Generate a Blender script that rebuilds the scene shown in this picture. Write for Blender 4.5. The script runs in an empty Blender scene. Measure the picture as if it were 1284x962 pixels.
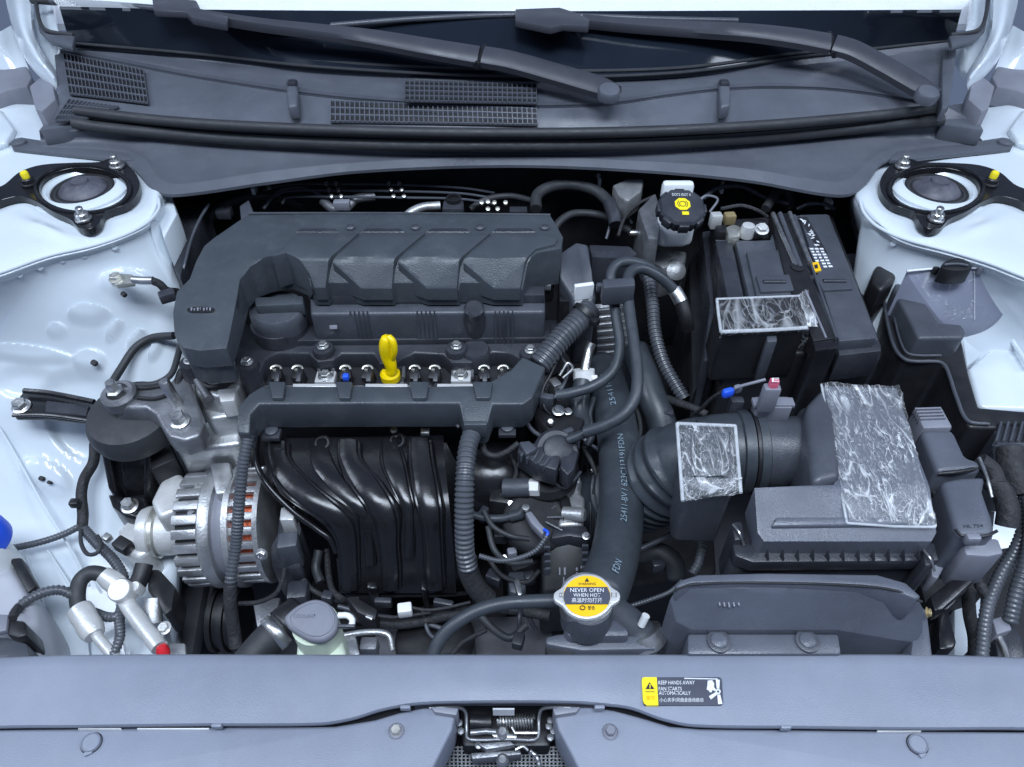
import bpy, bmesh, math, random
from mathutils import Vector, Matrix, noise
random.seed(7)
R = math.radians
S = bpy.context.scene
COL = S.collection

# ------------------------------------------------------------------ camera
F_PX, CX, CY = 935.0, 642.0, 481.0            # focal length and centre in photograph pixels (1284 x 962)
CAM = Vector((0.0, -0.836, 0.49))             # z = 0 is the top of the strut towers
PITCH = R(45)
cd = bpy.data.cameras.new('camera'); cam = bpy.data.objects.new('camera', cd); COL.objects.link(cam)
cam.location = CAM; cam.rotation_euler = (R(90) - PITCH, 0, 0)
cd.sensor_width = 36; cd.lens = 36 * F_PX / 1284; cd.clip_start = 0.02; cd.clip_end = 100
S.camera = cam
# ------------------------------------------------------------------ world, lamps, exposure
w = bpy.data.worlds.new('World'); S.world = w; w.use_nodes = True
bg = w.node_tree.nodes['Background']; bg.inputs[0].default_value = (0.47, 0.62, 1.0, 1); bg.inputs[1].default_value = 0.24
def area(name, loc, target, sx, sy, power, col):
    l = bpy.data.lights.new(name, 'AREA'); l.shape = 'RECTANGLE'; l.size = sx; l.size_y = sy; l.energy = power; l.color = col
    o = bpy.data.objects.new(name, l); COL.objects.link(o); o.location = loc
    o.rotation_euler = (Vector(target) - Vector(loc)).to_track_quat('-Z', 'Y').to_euler()
area('unseen_soft_lamp', (0.0, -1.25, 2.6), (0, -0.25, -0.1), 1.9, 0.8, 102, (0.75, 0.855, 1.0))  # added key light from above the front, no known fixture
area('unseen_soft_lamp', (-2.2, -0.5, 2.1), (0, -0.1, -0.1), 0.5, 1.4, 32, (0.74, 0.84, 1.0))  # unseen side lights added to soften both flanks
area('unseen_soft_lamp', (2.2, -0.5, 2.1), (0, -0.1, -0.1), 0.5, 1.4, 32, (0.74, 0.84, 1.0))
S.view_settings.view_transform = 'Standard'; S.view_settings.look = 'None'
S.view_settings.exposure = 0.0; S.view_settings.gamma = 1.0
try: S.view_settings.use_curve_mapping = False
except Exception: pass
S.cycles.max_bounces = 8; S.cycles.transparent_max_bounces = 12
S.cycles.use_denoising = True

# ------------------------------------------------------------------ pixel -> place
FWD = Vector((0, math.cos(PITCH), -math.sin(PITCH))); UPV = Vector((0, math.sin(PITCH), math.cos(PITCH)))
def U(px, py, z):
    """the point at height z that the photograph shows at pixel (px, py)"""
    d = Vector((1, 0, 0)) * ((px - CX) / F_PX) + UPV * ((CY - py) / F_PX) + FWD
    return CAM + d * ((z - CAM.z) / d.z)
def sc(px, py, z):
    """metres per pixel at that point"""
    return (U(px, py, z) - CAM).dot(FWD) / F_PX

# ------------------------------------------------------------------ materials
MAT = {}
def nodes_of(name):
    m = bpy.data.materials.new(name); m.use_nodes = True
    nt = m.node_tree; return m, nt, nt.nodes['Principled BSDF']
def mat(key, col, rough=0.5, metal=0.0, var=0.12, vscale=14, grain=0.0, gscale=900, rvar=0.1, coat=0.0, alpha=1.0, spec=0.5, bumps=0.0, bscale=60, trans=0.0, sub=0.0, dust=0.0):
    m, nt, p = nodes_of(key); N = nt.nodes; L = nt.links
    tc = N.new('ShaderNodeTexCoord')
    n1 = N.new('ShaderNodeTexNoise'); n1.inputs['Scale'].default_value = vscale; n1.inputs['Detail'].default_value = 6; n1.inputs['Roughness'].default_value = 0.62
    L.new(tc.outputs['Object'], n1.inputs['Vector'])
    r = N.new('ShaderNodeMapRange'); r.inputs[1].default_value = 0.3; r.inputs[2].default_value = 0.7
    r.inputs[3].default_value = 1 - var; r.inputs[4].default_value = 1 + var; L.new(n1.outputs[0], r.inputs[0])
    mx = N.new('ShaderNodeVectorMath'); mx.operation = 'SCALE'; mx.inputs[0].default_value = col; L.new(r.outputs[0], mx.inputs['Scale'])
    out = mx.outputs[0]
    if dust > 0:
        n3 = N.new('ShaderNodeTexNoise'); n3.inputs['Scale'].default_value = 38; n3.inputs['Detail'].default_value = 8; n3.inputs['Roughness'].default_value = 0.75
        L.new(tc.outputs['Object'], n3.inputs['Vector'])
        dr = N.new('ShaderNodeMapRange'); dr.inputs[1].default_value = 0.52; dr.inputs[2].default_value = 0.8; dr.inputs[3].default_value = 0; dr.inputs[4].default_value = dust
        L.new(n3.outputs[0], dr.inputs[0])
        dm = N.new('ShaderNodeMix'); dm.data_type = 'RGBA'; L.new(dr.outputs[0], dm.inputs[0]); L.new(out, dm.inputs[6]); dm.inputs[7].default_value = (0.3, 0.3, 0.31, 1)
        out = dm.outputs[2]
    L.new(out, p.inputs['Base Color'])
    r2 = N.new('ShaderNodeMapRange'); r2.inputs[1].default_value = 0.3; r2.inputs[2].default_value = 0.7
    r2.inputs[3].default_value = max(0.03, rough - rvar); r2.inputs[4].default_value = min(1, rough + rvar)
    n2 = N.new('ShaderNodeTexNoise'); n2.inputs['Scale'].default_value = vscale * 2.3; n2.inputs['Detail'].default_value = 5
    L.new(tc.outputs['Object'], n2.inputs['Vector']); L.new(n2.outputs[0], r2.inputs[0]); L.new(r2.outputs[0], p.inputs['Roughness'])
    p.inputs['Metallic'].default_value = metal; p.inputs['Specular IOR Level'].default_value = spec
    p.inputs['Coat Weight'].default_value = coat; p.inputs['Coat Roughness'].default_value = 0.08
    p.inputs['Alpha'].default_value = alpha; p.inputs['Transmission Weight'].default_value = trans
    if sub: p.inputs['Subsurface Weight'].default_value = sub; p.inputs['Subsurface Radius'].default_value = (0.02, 0.02, 0.02)
    h = None
    if grain > 0 or bumps > 0:
        g = N.new('ShaderNodeTexNoise'); g.inputs['Scale'].default_value = gscale if grain > 0 else bscale; g.inputs['Detail'].default_value = 3
        L.new(tc.outputs['Object'], g.inputs['Vector'])
        b = N.new('ShaderNodeBump'); b.inputs['Strength'].default_value = grain if grain > 0 else bumps; b.inputs['Distance'].default_value = 0.0006 if grain > 0 else 0.004
        L.new(g.outputs[0], b.inputs['Height']); L.new(b.outputs[0], p.inputs['Normal'])
    MAT[key] = m
    return m
mat('paint', (0.63, 0.69, 0.735), 0.22, var=0.05, vscale=9, coat=0.5, rvar=0.08)
mat('lidgrey', (0.27, 0.285, 0.36), 0.3, var=0.06, vscale=9, grain=0.2, rvar=0.1, dust=0.1)
mat('emboss', (0.13, 0.135, 0.165), 0.5, var=0.1)
mat('trim', (0.215, 0.235, 0.290), 0.42, var=0.13, vscale=7, grain=0.5, gscale=1100, rvar=0.14, dust=0.22)      # front panel plastic
mat('wiper', (0.045, 0.047, 0.058), 0.42, var=0.1, vscale=12, grain=0.4, gscale=900, dust=0.05)
mat('cowl', (0.090, 0.098, 0.118), 0.38, var=0.16, vscale=8, grain=0.5, gscale=1000, rvar=0.16, dust=0.12)
mat('cover', (0.050, 0.058, 0.068), 0.38, var=0.16, vscale=10, grain=0.6, gscale=800, rvar=0.16, dust=0.10)
mat('plastic', (0.030, 0.032, 0.040), 0.36, var=0.24, vscale=18, grain=0.4, gscale=800, rvar=0.16, dust=0.10)
mat('plastic2', (0.062, 0.068, 0.082), 0.37, var=0.2, vscale=14, grain=0.45, gscale=900, rvar=0.16, dust=0.10)
mat('grey', (0.20, 0.205, 0.24), 0.45, var=0.12, vscale=16, grain=0.25)
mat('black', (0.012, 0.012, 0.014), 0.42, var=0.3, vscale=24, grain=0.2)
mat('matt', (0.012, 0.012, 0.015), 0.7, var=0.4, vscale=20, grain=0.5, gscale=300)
mat('gloss', (0.010, 0.010, 0.012), 0.24, var=0.2, vscale=16, rvar=0.08, bumps=0.05, bscale=120)
mat('rubber', (0.028, 0.030, 0.034), 0.58, var=0.15, vscale=30, grain=0.25, gscale=600, dust=0.07)
mat('hose', (0.038, 0.045, 0.054), 0.42, var=0.15, vscale=30, grain=0.25, gscale=600, dust=0.08)
mat('conduit', (0.070, 0.076, 0.088), 0.34, var=0.15, vscale=30)
mat('dome', (0.075, 0.075, 0.095), 0.5, var=0.35, vscale=60, dust=0.25)
mat('tape', (0.022, 0.022, 0.025), 0.7, var=0.3, vscale=60, bumps=0.5, bscale=220)
mat('alu', (0.47, 0.475, 0.48), 0.42, metal=0.75, var=0.25, vscale=26, grain=0.7, gscale=420, rvar=0.12)
mat('aludark', (0.24, 0.245, 0.26), 0.45, metal=0.7, var=0.3, vscale=22, grain=0.8, gscale=300, rvar=0.15)
mat('alupale', (0.62, 0.62, 0.61), 0.40, metal=0.35, var=0.15, vscale=26, grain=0.5, gscale=420)
mat('steel', (0.56, 0.56, 0.55), 0.34, metal=0.95, var=0.15, vscale=40, rvar=0.12)
mat('zinc', (0.66, 0.65, 0.58), 0.34, metal=0.8, var=0.15, vscale=60)
mat('brass', (0.45, 0.35, 0.18), 0.4, metal=0.5, var=0.2, vscale=60)
mat('copper', (0.72, 0.16, 0.07), 0.38, metal=0.35, var=0.35, vscale=120, bumps=0.8, bscale=260)
mat('yellow', (0.86, 0.62, 0.0), 0.35, var=0.05)
mat('sunyellow', (0.86, 0.70, 0.02), 0.4, var=0.05)
mat('warn', (0.88, 0.52, 0.01), 0.4, var=0.04)
mat('blue', (0.02, 0.10, 0.75), 0.4, var=0.1)
mat('red', (0.65, 0.02, 0.03), 0.4, var=0.1)
mat('pink', (0.72, 0.14, 0.22), 0.4, var=0.1)
mat('white', (0.78, 0.78, 0.77), 0.4, var=0.05)
mat('tank', (0.74, 0.77, 0.78), 0.38, var=0.05, sub=0.3)
mat('tankgreen', (0.62, 0.70, 0.56), 0.38, var=0.06, sub=0.3)
mat('tankgrey', (0.42, 0.43, 0.47), 0.45, var=0.06, sub=0.2)
mat('ink', (0.02, 0.02, 0.025), 0.5, var=0.1)
mat('inkgrey', (0.06, 0.065, 0.09), 0.5, var=0.1)
mat('print', (0.74, 0.76, 0.78), 0.5, var=0.08)
mat('hoseprint', (0.21, 0.28, 0.33), 0.6, var=0.3, vscale=200)
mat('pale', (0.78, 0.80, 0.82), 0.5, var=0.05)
mat('glassdark', (0.010, 0.014, 0.022), 0.10, var=0.1, spec=0.35, rvar=0.03)
mat('duct', (0.092, 0.100, 0.124), 0.36, var=0.18, vscale=11, grain=0.5, gscale=900, rvar=0.16, dust=0.13)
mat('undertray', (0.11, 0.11, 0.125), 0.6, var=0.25, vscale=18, grain=0.4, gscale=300)
# crinkled clear protective film
def film(key, a0, a1, scale=26):
    m, nt, p = nodes_of(key); N = nt.nodes; L = nt.links
    tc = N.new('ShaderNodeTexCoord'); mp = N.new('ShaderNodeMapping'); mp.inputs['Scale'].default_value = (1, 0.28, 1); mp.inputs['Rotation'].default_value = (0, 0, 0.30)
    L.new(tc.outputs['Object'], mp.inputs[0])
    tot = None
    for k, (sc_, wt, thr) in enumerate(((scale, 0.9, 0.03), (scale * 2.1, 1.0, 0.022), (scale * 4.4, 0.7, 0.03), (scale * 8, 0.4, 0.05))):
        n = N.new('ShaderNodeTexNoise'); n.inputs['Scale'].default_value = sc_; n.inputs['Detail'].default_value = 2; n.inputs['Distortion'].default_value = 0.7
        L.new(mp.outputs[0], n.inputs['Vector'])
        s = N.new('ShaderNodeMath'); s.operation = 'SUBTRACT'; L.new(n.outputs[0], s.inputs[0]); s.inputs[1].default_value = 0.5
        ab_ = N.new('ShaderNodeMath'); ab_.operation = 'ABSOLUTE'; L.new(s.outputs[0], ab_.inputs[0])
        r = N.new('ShaderNodeMapRange'); r.inputs[1].default_value = 0.0; r.inputs[2].default_value = thr; r.inputs[3].default_value = wt; r.inputs[4].default_value = 0.0
        r.interpolation_type = 'SMOOTHSTEP'; L.new(ab_.outputs[0], r.inputs[0])
        if tot is None: tot = r.outputs[0]
        else:
            ad = N.new('ShaderNodeMath'); ad.operation = 'MAXIMUM'; L.new(tot, ad.inputs[0]); L.new(r.outputs[0], ad.inputs[1]); tot = ad.outputs[0]
    big = N.new('ShaderNodeTexNoise'); big.inputs['Scale'].default_value = 14; L.new(tc.outputs['Object'], big.inputs['Vector'])
    bm_ = N.new('ShaderNodeMapRange'); bm_.inputs[1].default_value = 0.35; bm_.inputs[2].default_value = 0.65; bm_.inputs[3].default_value = 0.25; bm_.inputs[4].default_value = 1.25; L.new(big.outputs[0], bm_.inputs[0])
    mu = N.new('ShaderNodeMath'); mu.operation = 'MULTIPLY'; L.new(tot, mu.inputs[0]); L.new(bm_.outputs[0], mu.inputs[1])
    r = N.new('ShaderNodeMapRange'); r.inputs[3].default_value = a0; r.inputs[4].default_value = a1
    L.new(mu.outputs[0], r.inputs[0]); L.new(r.outputs[0], p.inputs['Alpha'])
    b = N.new('ShaderNodeBump'); b.inputs['Strength'].default_value = 0.6; b.inputs['Distance'].default_value = 0.004
    L.new(tot, b.inputs['Height']); L.new(b.outputs[0], p.inputs['Normal'])
    p.inputs['Base Color'].default_value = (0.86, 0.88, 0.90, 1); p.inputs['Roughness'].default_value = 0.14; p.inputs['Specular IOR Level'].default_value = 0.8
    MAT[key] = m
film('film', 0.06, 0.80, 34)
film('filmclear', 0.02, 0.45, 14)
mat('filmedge', (0.8, 0.83, 0.86), 0.2, alpha=0.38, var=0.2, vscale=120)
# ------------------------------------------------------------------ objects
ORG = {}
def tag(o, label=None, cat=None, group=None, kind=None):
    if label: o['label'] = label
    if cat: o['category'] = cat
    if group: o['group'] = group
    if kind: o['kind'] = kind
    return o
def thing(name, label, cat, at, group=None):
    o = bpy.data.objects.new(name, None); COL.objects.link(o)
    o.empty_display_size = 0.02; o.location = U(*at); ORG[o.name] = Vector(o.location)
    return tag(o, label, cat, group)
def mk(name, bm, m, parent=None, smooth=38):
    """links a bmesh (in world coordinates) as one mesh object"""
    bmesh.ops.remove_doubles(bm, verts=bm.verts, dist=1e-6)
    bmesh.ops.recalc_face_normals(bm, faces=bm.faces)
    if parent is not None: org = ORG[parent.name]
    else:
        lo = Vector([min(v.co[i] for v in bm.verts) for i in range(3)]); hi = Vector([max(v.co[i] for v in bm.verts) for i in range(3)])
        org = Vector(((lo.x + hi.x) / 2, (lo.y + hi.y) / 2, lo.z))
    bmesh.ops.translate(bm, vec=-org, verts=bm.verts)
    me = bpy.data.meshes.new(name); bm.to_mesh(me); bm.free()
    me.materials.append(MAT[m] if isinstance(m, str) else m)
    me.shade_smooth()
    if smooth < 180: me.set_sharp_from_angle(angle=R(smooth))
    o = bpy.data.objects.new(name, me); COL.objects.link(o)
    if parent is None: o.location = org
    else: o.parent = parent
    ORG[o.name] = org
    return o
def one(name, bm, m, label, cat, group=None, smooth=38, kind=None):
    return tag(mk(name, bm, m, None, smooth), label, cat, group, kind)

# ------------------------------------------------------------------ shapes
def cr(pts, n):
    """Catmull-Rom through pts (tuples of any length), n samples, spaced by chord length"""
    P = [tuple(p) for p in pts]; D = len(P[0])
    if len(P) == 1: return [P[0]] * n
    L = [0]
    for a, b in zip(P, P[1:]): L.append(L[-1] + math.sqrt(sum((x - y) ** 2 for x, y in zip(a, b))) + 1e-9)
    out = []; k = 0
    for i in range(n):
        s = L[-1] * i / (n - 1)
        while k < len(P) - 2 and s > L[k + 1]: k += 1
        h = L[k + 1] - L[k]; t = (s - L[k]) / h
        def tan(j):
            if j == 0: return [(P[1][d] - P[0][d]) / (L[1] - L[0]) for d in range(D)]
            if j == len(P) - 1: return [(P[-1][d] - P[-2][d]) / (L[-1] - L[-2]) for d in range(D)]
            return [(P[j + 1][d] - P[j - 1][d]) / (L[j + 1] - L[j - 1]) for d in range(D)]
        m0, m1 = tan(k), tan(k + 1)
        h00 = 2 * t**3 - 3 * t**2 + 1; h10 = t**3 - 2 * t**2 + t; h01 = -2 * t**3 + 3 * t**2; h11 = t**3 - t**2
        out.append(tuple(h00 * P[k][d] + h10 * h * m0[d] + h01 * P[k + 1][d] + h11 * h * m1[d] for d in range(D)))
    return out
def at_z(p, z): return U(p[0], p[1], p[2] if len(p) > 2 else (z(p[0], p[1]) if callable(z) else z))
def bevel(bm, b, seg=2, ang=25):
    if b <= 0: return bm
    bm.normal_update()
    bmesh.ops.recalc_face_normals(bm, faces=bm.faces)
    es = [e for e in bm.edges if len(e.link_faces) == 2 and e.calc_face_angle(0) > R(ang)]
    bmesh.ops.bevel(bm, geom=es, offset=b, segments=seg, profile=0.5, affect='EDGES', clamp_overlap=True)
    return bm
def prism(pts, z, zb, bev=0.003, seg=2, flare=0.0, bm=None):
    """a solid whose top outline is traced in the photograph; z: height (or per point / function), zb: height of its underside"""
    own = bm is None
    b = bmesh.new()
    top = [at_z(p, z) for p in pts]; c = sum(top, Vector()) / len(top)
    vt = [b.verts.new(p) for p in top]
    vb = []
    for p in top:
        q = p + (p - c) * flare; vb.append(b.verts.new((q.x, q.y, zb)))
    b.faces.new(vt); b.faces.new(vb[::-1])
    n = len(pts)
    for i in range(n): b.faces.new((vt[i], vb[i], vb[(i + 1) % n], vt[(i + 1) % n]))
    bevel(b, bev, seg)
    return b if own else join(bm, b)
def PX(p):
    d = p - CAM; f = d.dot(FWD); return CX + F_PX * d.x / f, CY - F_PX * d.dot(UPV) / f
def relief(pts, zf, zb, bev=0.003, seg=2, step=8):
    """like prism, with a top that follows the height function zf closely instead of one bent face"""
    b = bmesh.new(); b.faces.new([b.verts.new(at_z(p, zf)) for p in pts])
    bmesh.ops.triangulate(b, faces=b.faces)
    zm = sum(v.co.z for v in b.verts) / len(b.verts); ys = [p[1] for p in pts]; y = min(ys) + step
    while y < max(ys):
        bmesh.ops.bisect_plane(b, geom=list(b.verts) + list(b.edges) + list(b.faces), dist=1e-6, plane_co=U(CX, y, zf(CX, y)), plane_no=(0, 1, 0)); y += step
    xs = [v.co.x for v in b.verts]; x = min(xs) + 0.012
    while x < max(xs):
        bmesh.ops.bisect_plane(b, geom=list(b.verts) + list(b.edges) + list(b.faces), dist=1e-6, plane_co=(x, 0, 0), plane_no=(1, 0, 0)); x += 0.012
    for v in b.verts:
        for _ in range(4): v.co.z = zf(*PX(v.co))
    rim = [e for e in b.edges if len(e.link_faces) == 1]
    r = bmesh.ops.extrude_edge_only(b, edges=rim)
    low = [g for g in r['geom'] if isinstance(g, bmesh.types.BMVert)]
    for v in low: v.co.z = zb
    bmesh.ops.holes_fill(b, edges=[e for e in b.edges if len(e.link_faces) == 1], sides=0)
    rv = {e for e in rim}
    bmesh.ops.recalc_face_normals(b, faces=b.faces)
    es = [e for e in rv if e.is_valid and len(e.link_faces) == 2]
    bmesh.ops.bevel(b, geom=es, offset=bev, segments=seg, profile=0.5, affect='EDGES', clamp_overlap=True)
    return b
def join(a, b):
    me = bpy.data.meshes.new('tmp'); b.to_mesh(me); b.free(); a.from_mesh(me); bpy.data.meshes.remove(me); return a
def plate(outer, holes, z, thick, bev=0.0):
    """flat plate with holes, outlines traced in the photograph"""
    b = bmesh.new(); es = []
    for loop in [outer] + holes:
        vs = [b.verts.new(at_z(p, z)) for p in loop]
        es += [b.edges.new((vs[i], vs[(i + 1) % len(vs)])) for i in range(len(vs))]
    bmesh.ops.triangle_fill(b, edges=es, use_beauty=True, use_dissolve=False)
    r = bmesh.ops.extrude_face_region(b, geom=list(b.faces))
    bmesh.ops.translate(b, vec=(0, 0, -thick), verts=[v for v in r['geom'] if isinstance(v, bmesh.types.BMVert)])
    bevel(b, bev, 1)
    return b
def ell(cx, cy, rx, ry, n=32, a0=0): return [(cx + rx * math.cos(a0 + 2 * math.pi * i / n), cy + ry * math.sin(a0 + 2 * math.pi * i / n)) for i in range(n)]
def smooth_loop(pts, n): 
    P = [tuple(p) for p in pts]; k = len(P)
    ext = P[-3:] + P + P[:3]
    s = cr(ext, n * 3)
    # keep the middle stretch, from P[0] round to P[0]
    d = lambda a, b: sum((x - y) ** 2 for x, y in zip(a, b))
    i0 = min(range(0, len(s) // 2), key=lambda i: d(s[i], P[0])); i1 = min(range(len(s) // 2, len(s)), key=lambda i: d(s[i], P[0]))
    return s[i0:i1]
def strip(curves, nx, rows=1, round_rows=False, disp=None):
    """a sheet through several traced curves of (px, py, z)"""
    C = [cr(c, nx) for c in curves]
    if round_rows:
        per = max(2, rows // (len(C) - 1)); m = len(C); D = []
        for k in range(m - 1):                               # every traced curve stays a row of the sheet
            for s in range(per + (1 if k == m - 2 else 0)):
                t = s / per; t2, t3 = t * t, t * t * t; row_ = []
                for i in range(nx):
                    p0, p1, p2, p3 = C[max(0, k - 1)][i], C[k][i], C[k + 1][i], C[min(m - 1, k + 2)][i]
                    d0, d1, d2 = [math.sqrt(sum((a - b) ** 2 for a, b in zip(u, v))) + 1e-6 for u, v in ((p0, p1), (p1, p2), (p2, p3))]
                    q = []
                    for a, b, c, d in zip(p0, p1, p2, p3):
                        m1 = (c - a) / (d0 + d1) * d1 if k > 0 else c - b
                        m2 = (d - b) / (d1 + d2) * d1 if k < m - 2 else c - b
                        q.append((2 * t3 - 3 * t2 + 1) * b + (t3 - 2 * t2 + t) * m1 + (-2 * t3 + 3 * t2) * c + (t3 - t2) * m2)
                    row_.append(tuple(q))
                D.append(row_)
        C = D
    elif rows > 1:
        D = []
        for a, b in zip(C, C[1:]):
            for k in range(rows): D.append([tuple(x + (y - x) * k / rows for x, y in zip(p, q)) for p, q in zip(a, b)])
        C = D + [C[-1]]
    bm = bmesh.new()
    V = [[bm.verts.new(U(p[0], p[1], p[2]) + (Vector((0, 0, disp(p[0], p[1]))) if disp else Vector())) for p in row] for row in C]
    for a, b in zip(V, V[1:]):
        for i in range(nx - 1): bm.faces.new((a[i], a[i + 1], b[i + 1], b[i]))
    return bm
def solid(bm, t):
    """gives a sheet a thickness downwards"""
    r = bmesh.ops.extrude_face_region(bm, geom=list(bm.faces))
    bmesh.ops.translate(bm, vec=(0, 0, -t), verts=[v for v in r['geom'] if isinstance(v, bmesh.types.BMVert)])
    return bm
def sweep(path, radii, seg=16, cap=True, bm=None, squash=None):
    bm = bm or bmesh.new(); n = len(path); prev = None; rings = []
    T = [(path[min(i + 1, n - 1)] - path[max(i - 1, 0)]).normalized() for i in range(n)]
    ref = Vector((0, 0, 1)) if abs(T[0].z) < 0.9 else Vector((1, 0, 0))
    nrm = (ref - T[0] * ref.dot(T[0])).normalized()
    for i in range(n):
        nrm = (nrm - T[i] * nrm.dot(T[i])).normalized(); bi = T[i].cross(nrm)
        r = radii[i] if isinstance(radii, (list, tuple)) else radii
        rings.append([bm.verts.new(path[i] + (nrm * math.cos(2 * math.pi * k / seg) + bi * math.sin(2 * math.pi * k / seg)) * r) for k in range(seg)])
    for a, b in zip(rings, rings[1:]):
        for k in range(seg): bm.faces.new((a[k], a[(k + 1) % seg], b[(k + 1) % seg], b[k]))
    if cap: bm.faces.new(rings[0][::-1]); bm.faces.new(rings[-1])
    return bm
def wpath(pts, step=0.005):
    W = [tuple(U(p[0], p[1], p[2])) for p in pts]
    L = sum((Vector(a) - Vector(b)).length for a, b in zip(W, W[1:]))
    n = max(8, int(L / step)); return [Vector(p) for p in cr(W, n)], L
def tube(pts, rpx, corr=0.0, pitch=0.0045, seg=16, bm=None):
    """hose along traced points (px, py, z); rpx: radius in photograph pixels at its middle; corr: depth of corrugation (share of radius)"""
    m = pts[len(pts) // 2]; r = rpx * sc(*m[:3])
    if corr > 0:
        W, L = wpath(pts, pitch / 4); n = len(W); rad = []
        for i in range(n):
            ph = (i % 4); rad.append(r * (1, 1, 1 - corr, 1 - corr)[ph])
        return sweep(W, rad, seg, True, bm)
    W, L = wpath(pts, max(0.003, r * 0.35))
    if len(pts[0]) > 3:
        k = cr([(p[3],) for p in pts], len(W)); return sweep(W, [q[0] * sc(*m[:3]) for q in k], seg, True, bm)
    return sweep(W, r, seg, True, bm)
def frame(ax):
    ax = Vector(ax).normalized(); ref = Vector((0, 0, 1)) if abs(ax.z) < 0.9 else Vector((1, 0, 0))
    x = (ref - ax * ref.dot(ax)).normalized(); return x, ax.cross(x), ax
def lathe(prof, loc, ax=(0, 0, 1), seg=32, bm=None, a0=0.0):
    """profile of (radius, height) turned about an axis at loc"""
    bm = bm or bmesh.new(); x, y, a = frame(ax); rings = []
    for r, h in prof:
        if r < 1e-7: rings.append([bm.verts.new(loc + a * h)])
        else: rings.append([bm.verts.new(loc + a * h + (x * math.cos(a0 + 2 * math.pi * k / seg) + y * math.sin(a0 + 2 * math.pi * k / seg)) * r) for k in range(seg)])
    for p, q in zip(rings, rings[1:]):
        for k in range(seg):
            k2 = (k + 1) % seg
            if len(p) == 1 and len(q) == 1: continue
            if len(p) == 1: bm.faces.new((p[0], q[k2], q[k]))
            elif len(q) == 1: bm.faces.new((p[k], p[k2], q[0]))
            else: bm.faces.new((p[k], p[k2], q[k2], q[k]))
    for g in (rings[0], rings[-1]):
        if len(g) > 2: bm.faces.new(g)
    return bm
def obox(c, sx, sy, sz, rz=0.0, tilt=0.0, bev=0.001, bm=None, M=None):
    """box of full size sx, sy, sz centred at c, turned by rz about z and tilted by `tilt` about its own x"""
    b = bmesh.new(); bmesh.ops.create_cube(b, size=1)
    bmesh.ops.scale(b, vec=(sx, sy, sz), verts=b.verts); bevel(b, bev, 2)
    m = M if M is not None else Matrix.Rotation(rz, 4, 'Z') @ Matrix.Rotation(tilt, 4, 'X')
    bmesh.ops.transform(b, matrix=Matrix.Translation(c) @ m, verts=b.verts)
    return b if bm is None else join(bm, b)
def pbox(px, py, z, wpx, dpx, h, rz=0.0, tilt=0.0, bev=0.001, bm=None):
    """box standing with its top centre at pixel (px,py): width and depth in pixels, height in metres"""
    s = sc(px, py, z); c = U(px, py, z) - Vector((0, 0, h / 2))
    return obox(c, wpx * s, dpx * s, h, rz, tilt, bev, bm)
def bolt_bm(loc, r, ax=(0, 0, 1), hexa=True, h=None, bm=None):
    h = h or r * 0.75
    bm = lathe([(r * 1.35, 0), (r * 1.35, r * 0.16), (r * 1.1, r * 0.28), (0, r * 0.28)], loc, ax, 24, bm)
    b2 = lathe([(r, 0), (r, h * 0.85), (r * 0.86, h), (r * 0.45, h * 1.0), (r * 0.4, h * 0.9), (0, h * 0.9)], loc + Vector(ax).normalized() * r * 0.25, ax, 6 if hexa else 20)
    return join(bm, b2)
def bolt(px, py, z, rpx, parent, m='steel', ax=(0, -0.15, 1), name='bolt', h=None):
    return mk(name, bolt_bm(U(px, py, z), rpx * sc(px, py, z), ax, True, h), m, parent, 30)
def shift(bm, v): bmesh.ops.translate(bm, vec=v, verts=bm.verts); return bm
TXT = {}
def text_bm(body):
    c = bpy.data.curves.new('t', 'FONT'); c.body = body; c.resolution_u = 2; c.align_x = 'LEFT'
    o = bpy.data.objects.new('t', c); COL.objects.link(o)
    bpy.context.view_layer.update()
    me = bpy.data.meshes.new_from_object(o.evaluated_get(bpy.context.evaluated_depsgraph_get()))
    bm = bmesh.new(); bm.from_mesh(me)
    bpy.data.objects.remove(o); bpy.data.curves.remove(c); bpy.data.meshes.remove(me)
    return bm
def quadmap(bm, corners):
    """maps a flat mesh's bounding box onto four places tl, tr, br, bl"""
    xs = [v.co.x for v in bm.verts]; ys = [v.co.y for v in bm.verts]
    x0, x1, y0, y1 = min(xs), max(xs), min(ys), max(ys)
    tl, tr, br, bl = corners
    for v in bm.verts:
        u = (v.co.x - x0) / (x1 - x0); t = (v.co.y - y0) / (y1 - y0)
        v.co = (bl * (1 - u) + br * u) * (1 - t) + (tl * (1 - u) + tr * u) * t
    return bm
def letters(body, corners, m, parent, name='lettering'):
    bm = quadmap(text_bm(body), corners)
    return mk(name, bm, m, parent, 180)
def plq(tl, tr, br, bl, u0, v0, u1, v1):
    """sub-rectangle of a quad of points, u to the side, v downwards"""
    f = lambda u, v: (tl * (1 - u) + tr * u) * (1 - v) + (bl * (1 - u) + br * u) * v
    return f(u0, v0), f(u1, v0), f(u1, v1), f(u0, v1)
def sheet_bm(c, t, n):
    """thin solid on four points, thickness t along n"""
    b = bmesh.new(); v = [b.verts.new(p + n * t) for p in c]; k = [b.verts.new(p) for p in c]
    b.faces.new(v); b.faces.new(k[::-1])
    for i in range(len(c)): b.faces.new((v[i], k[i], k[(i + 1) % len(c)], v[(i + 1) % len(c)]))
    return b
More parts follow.
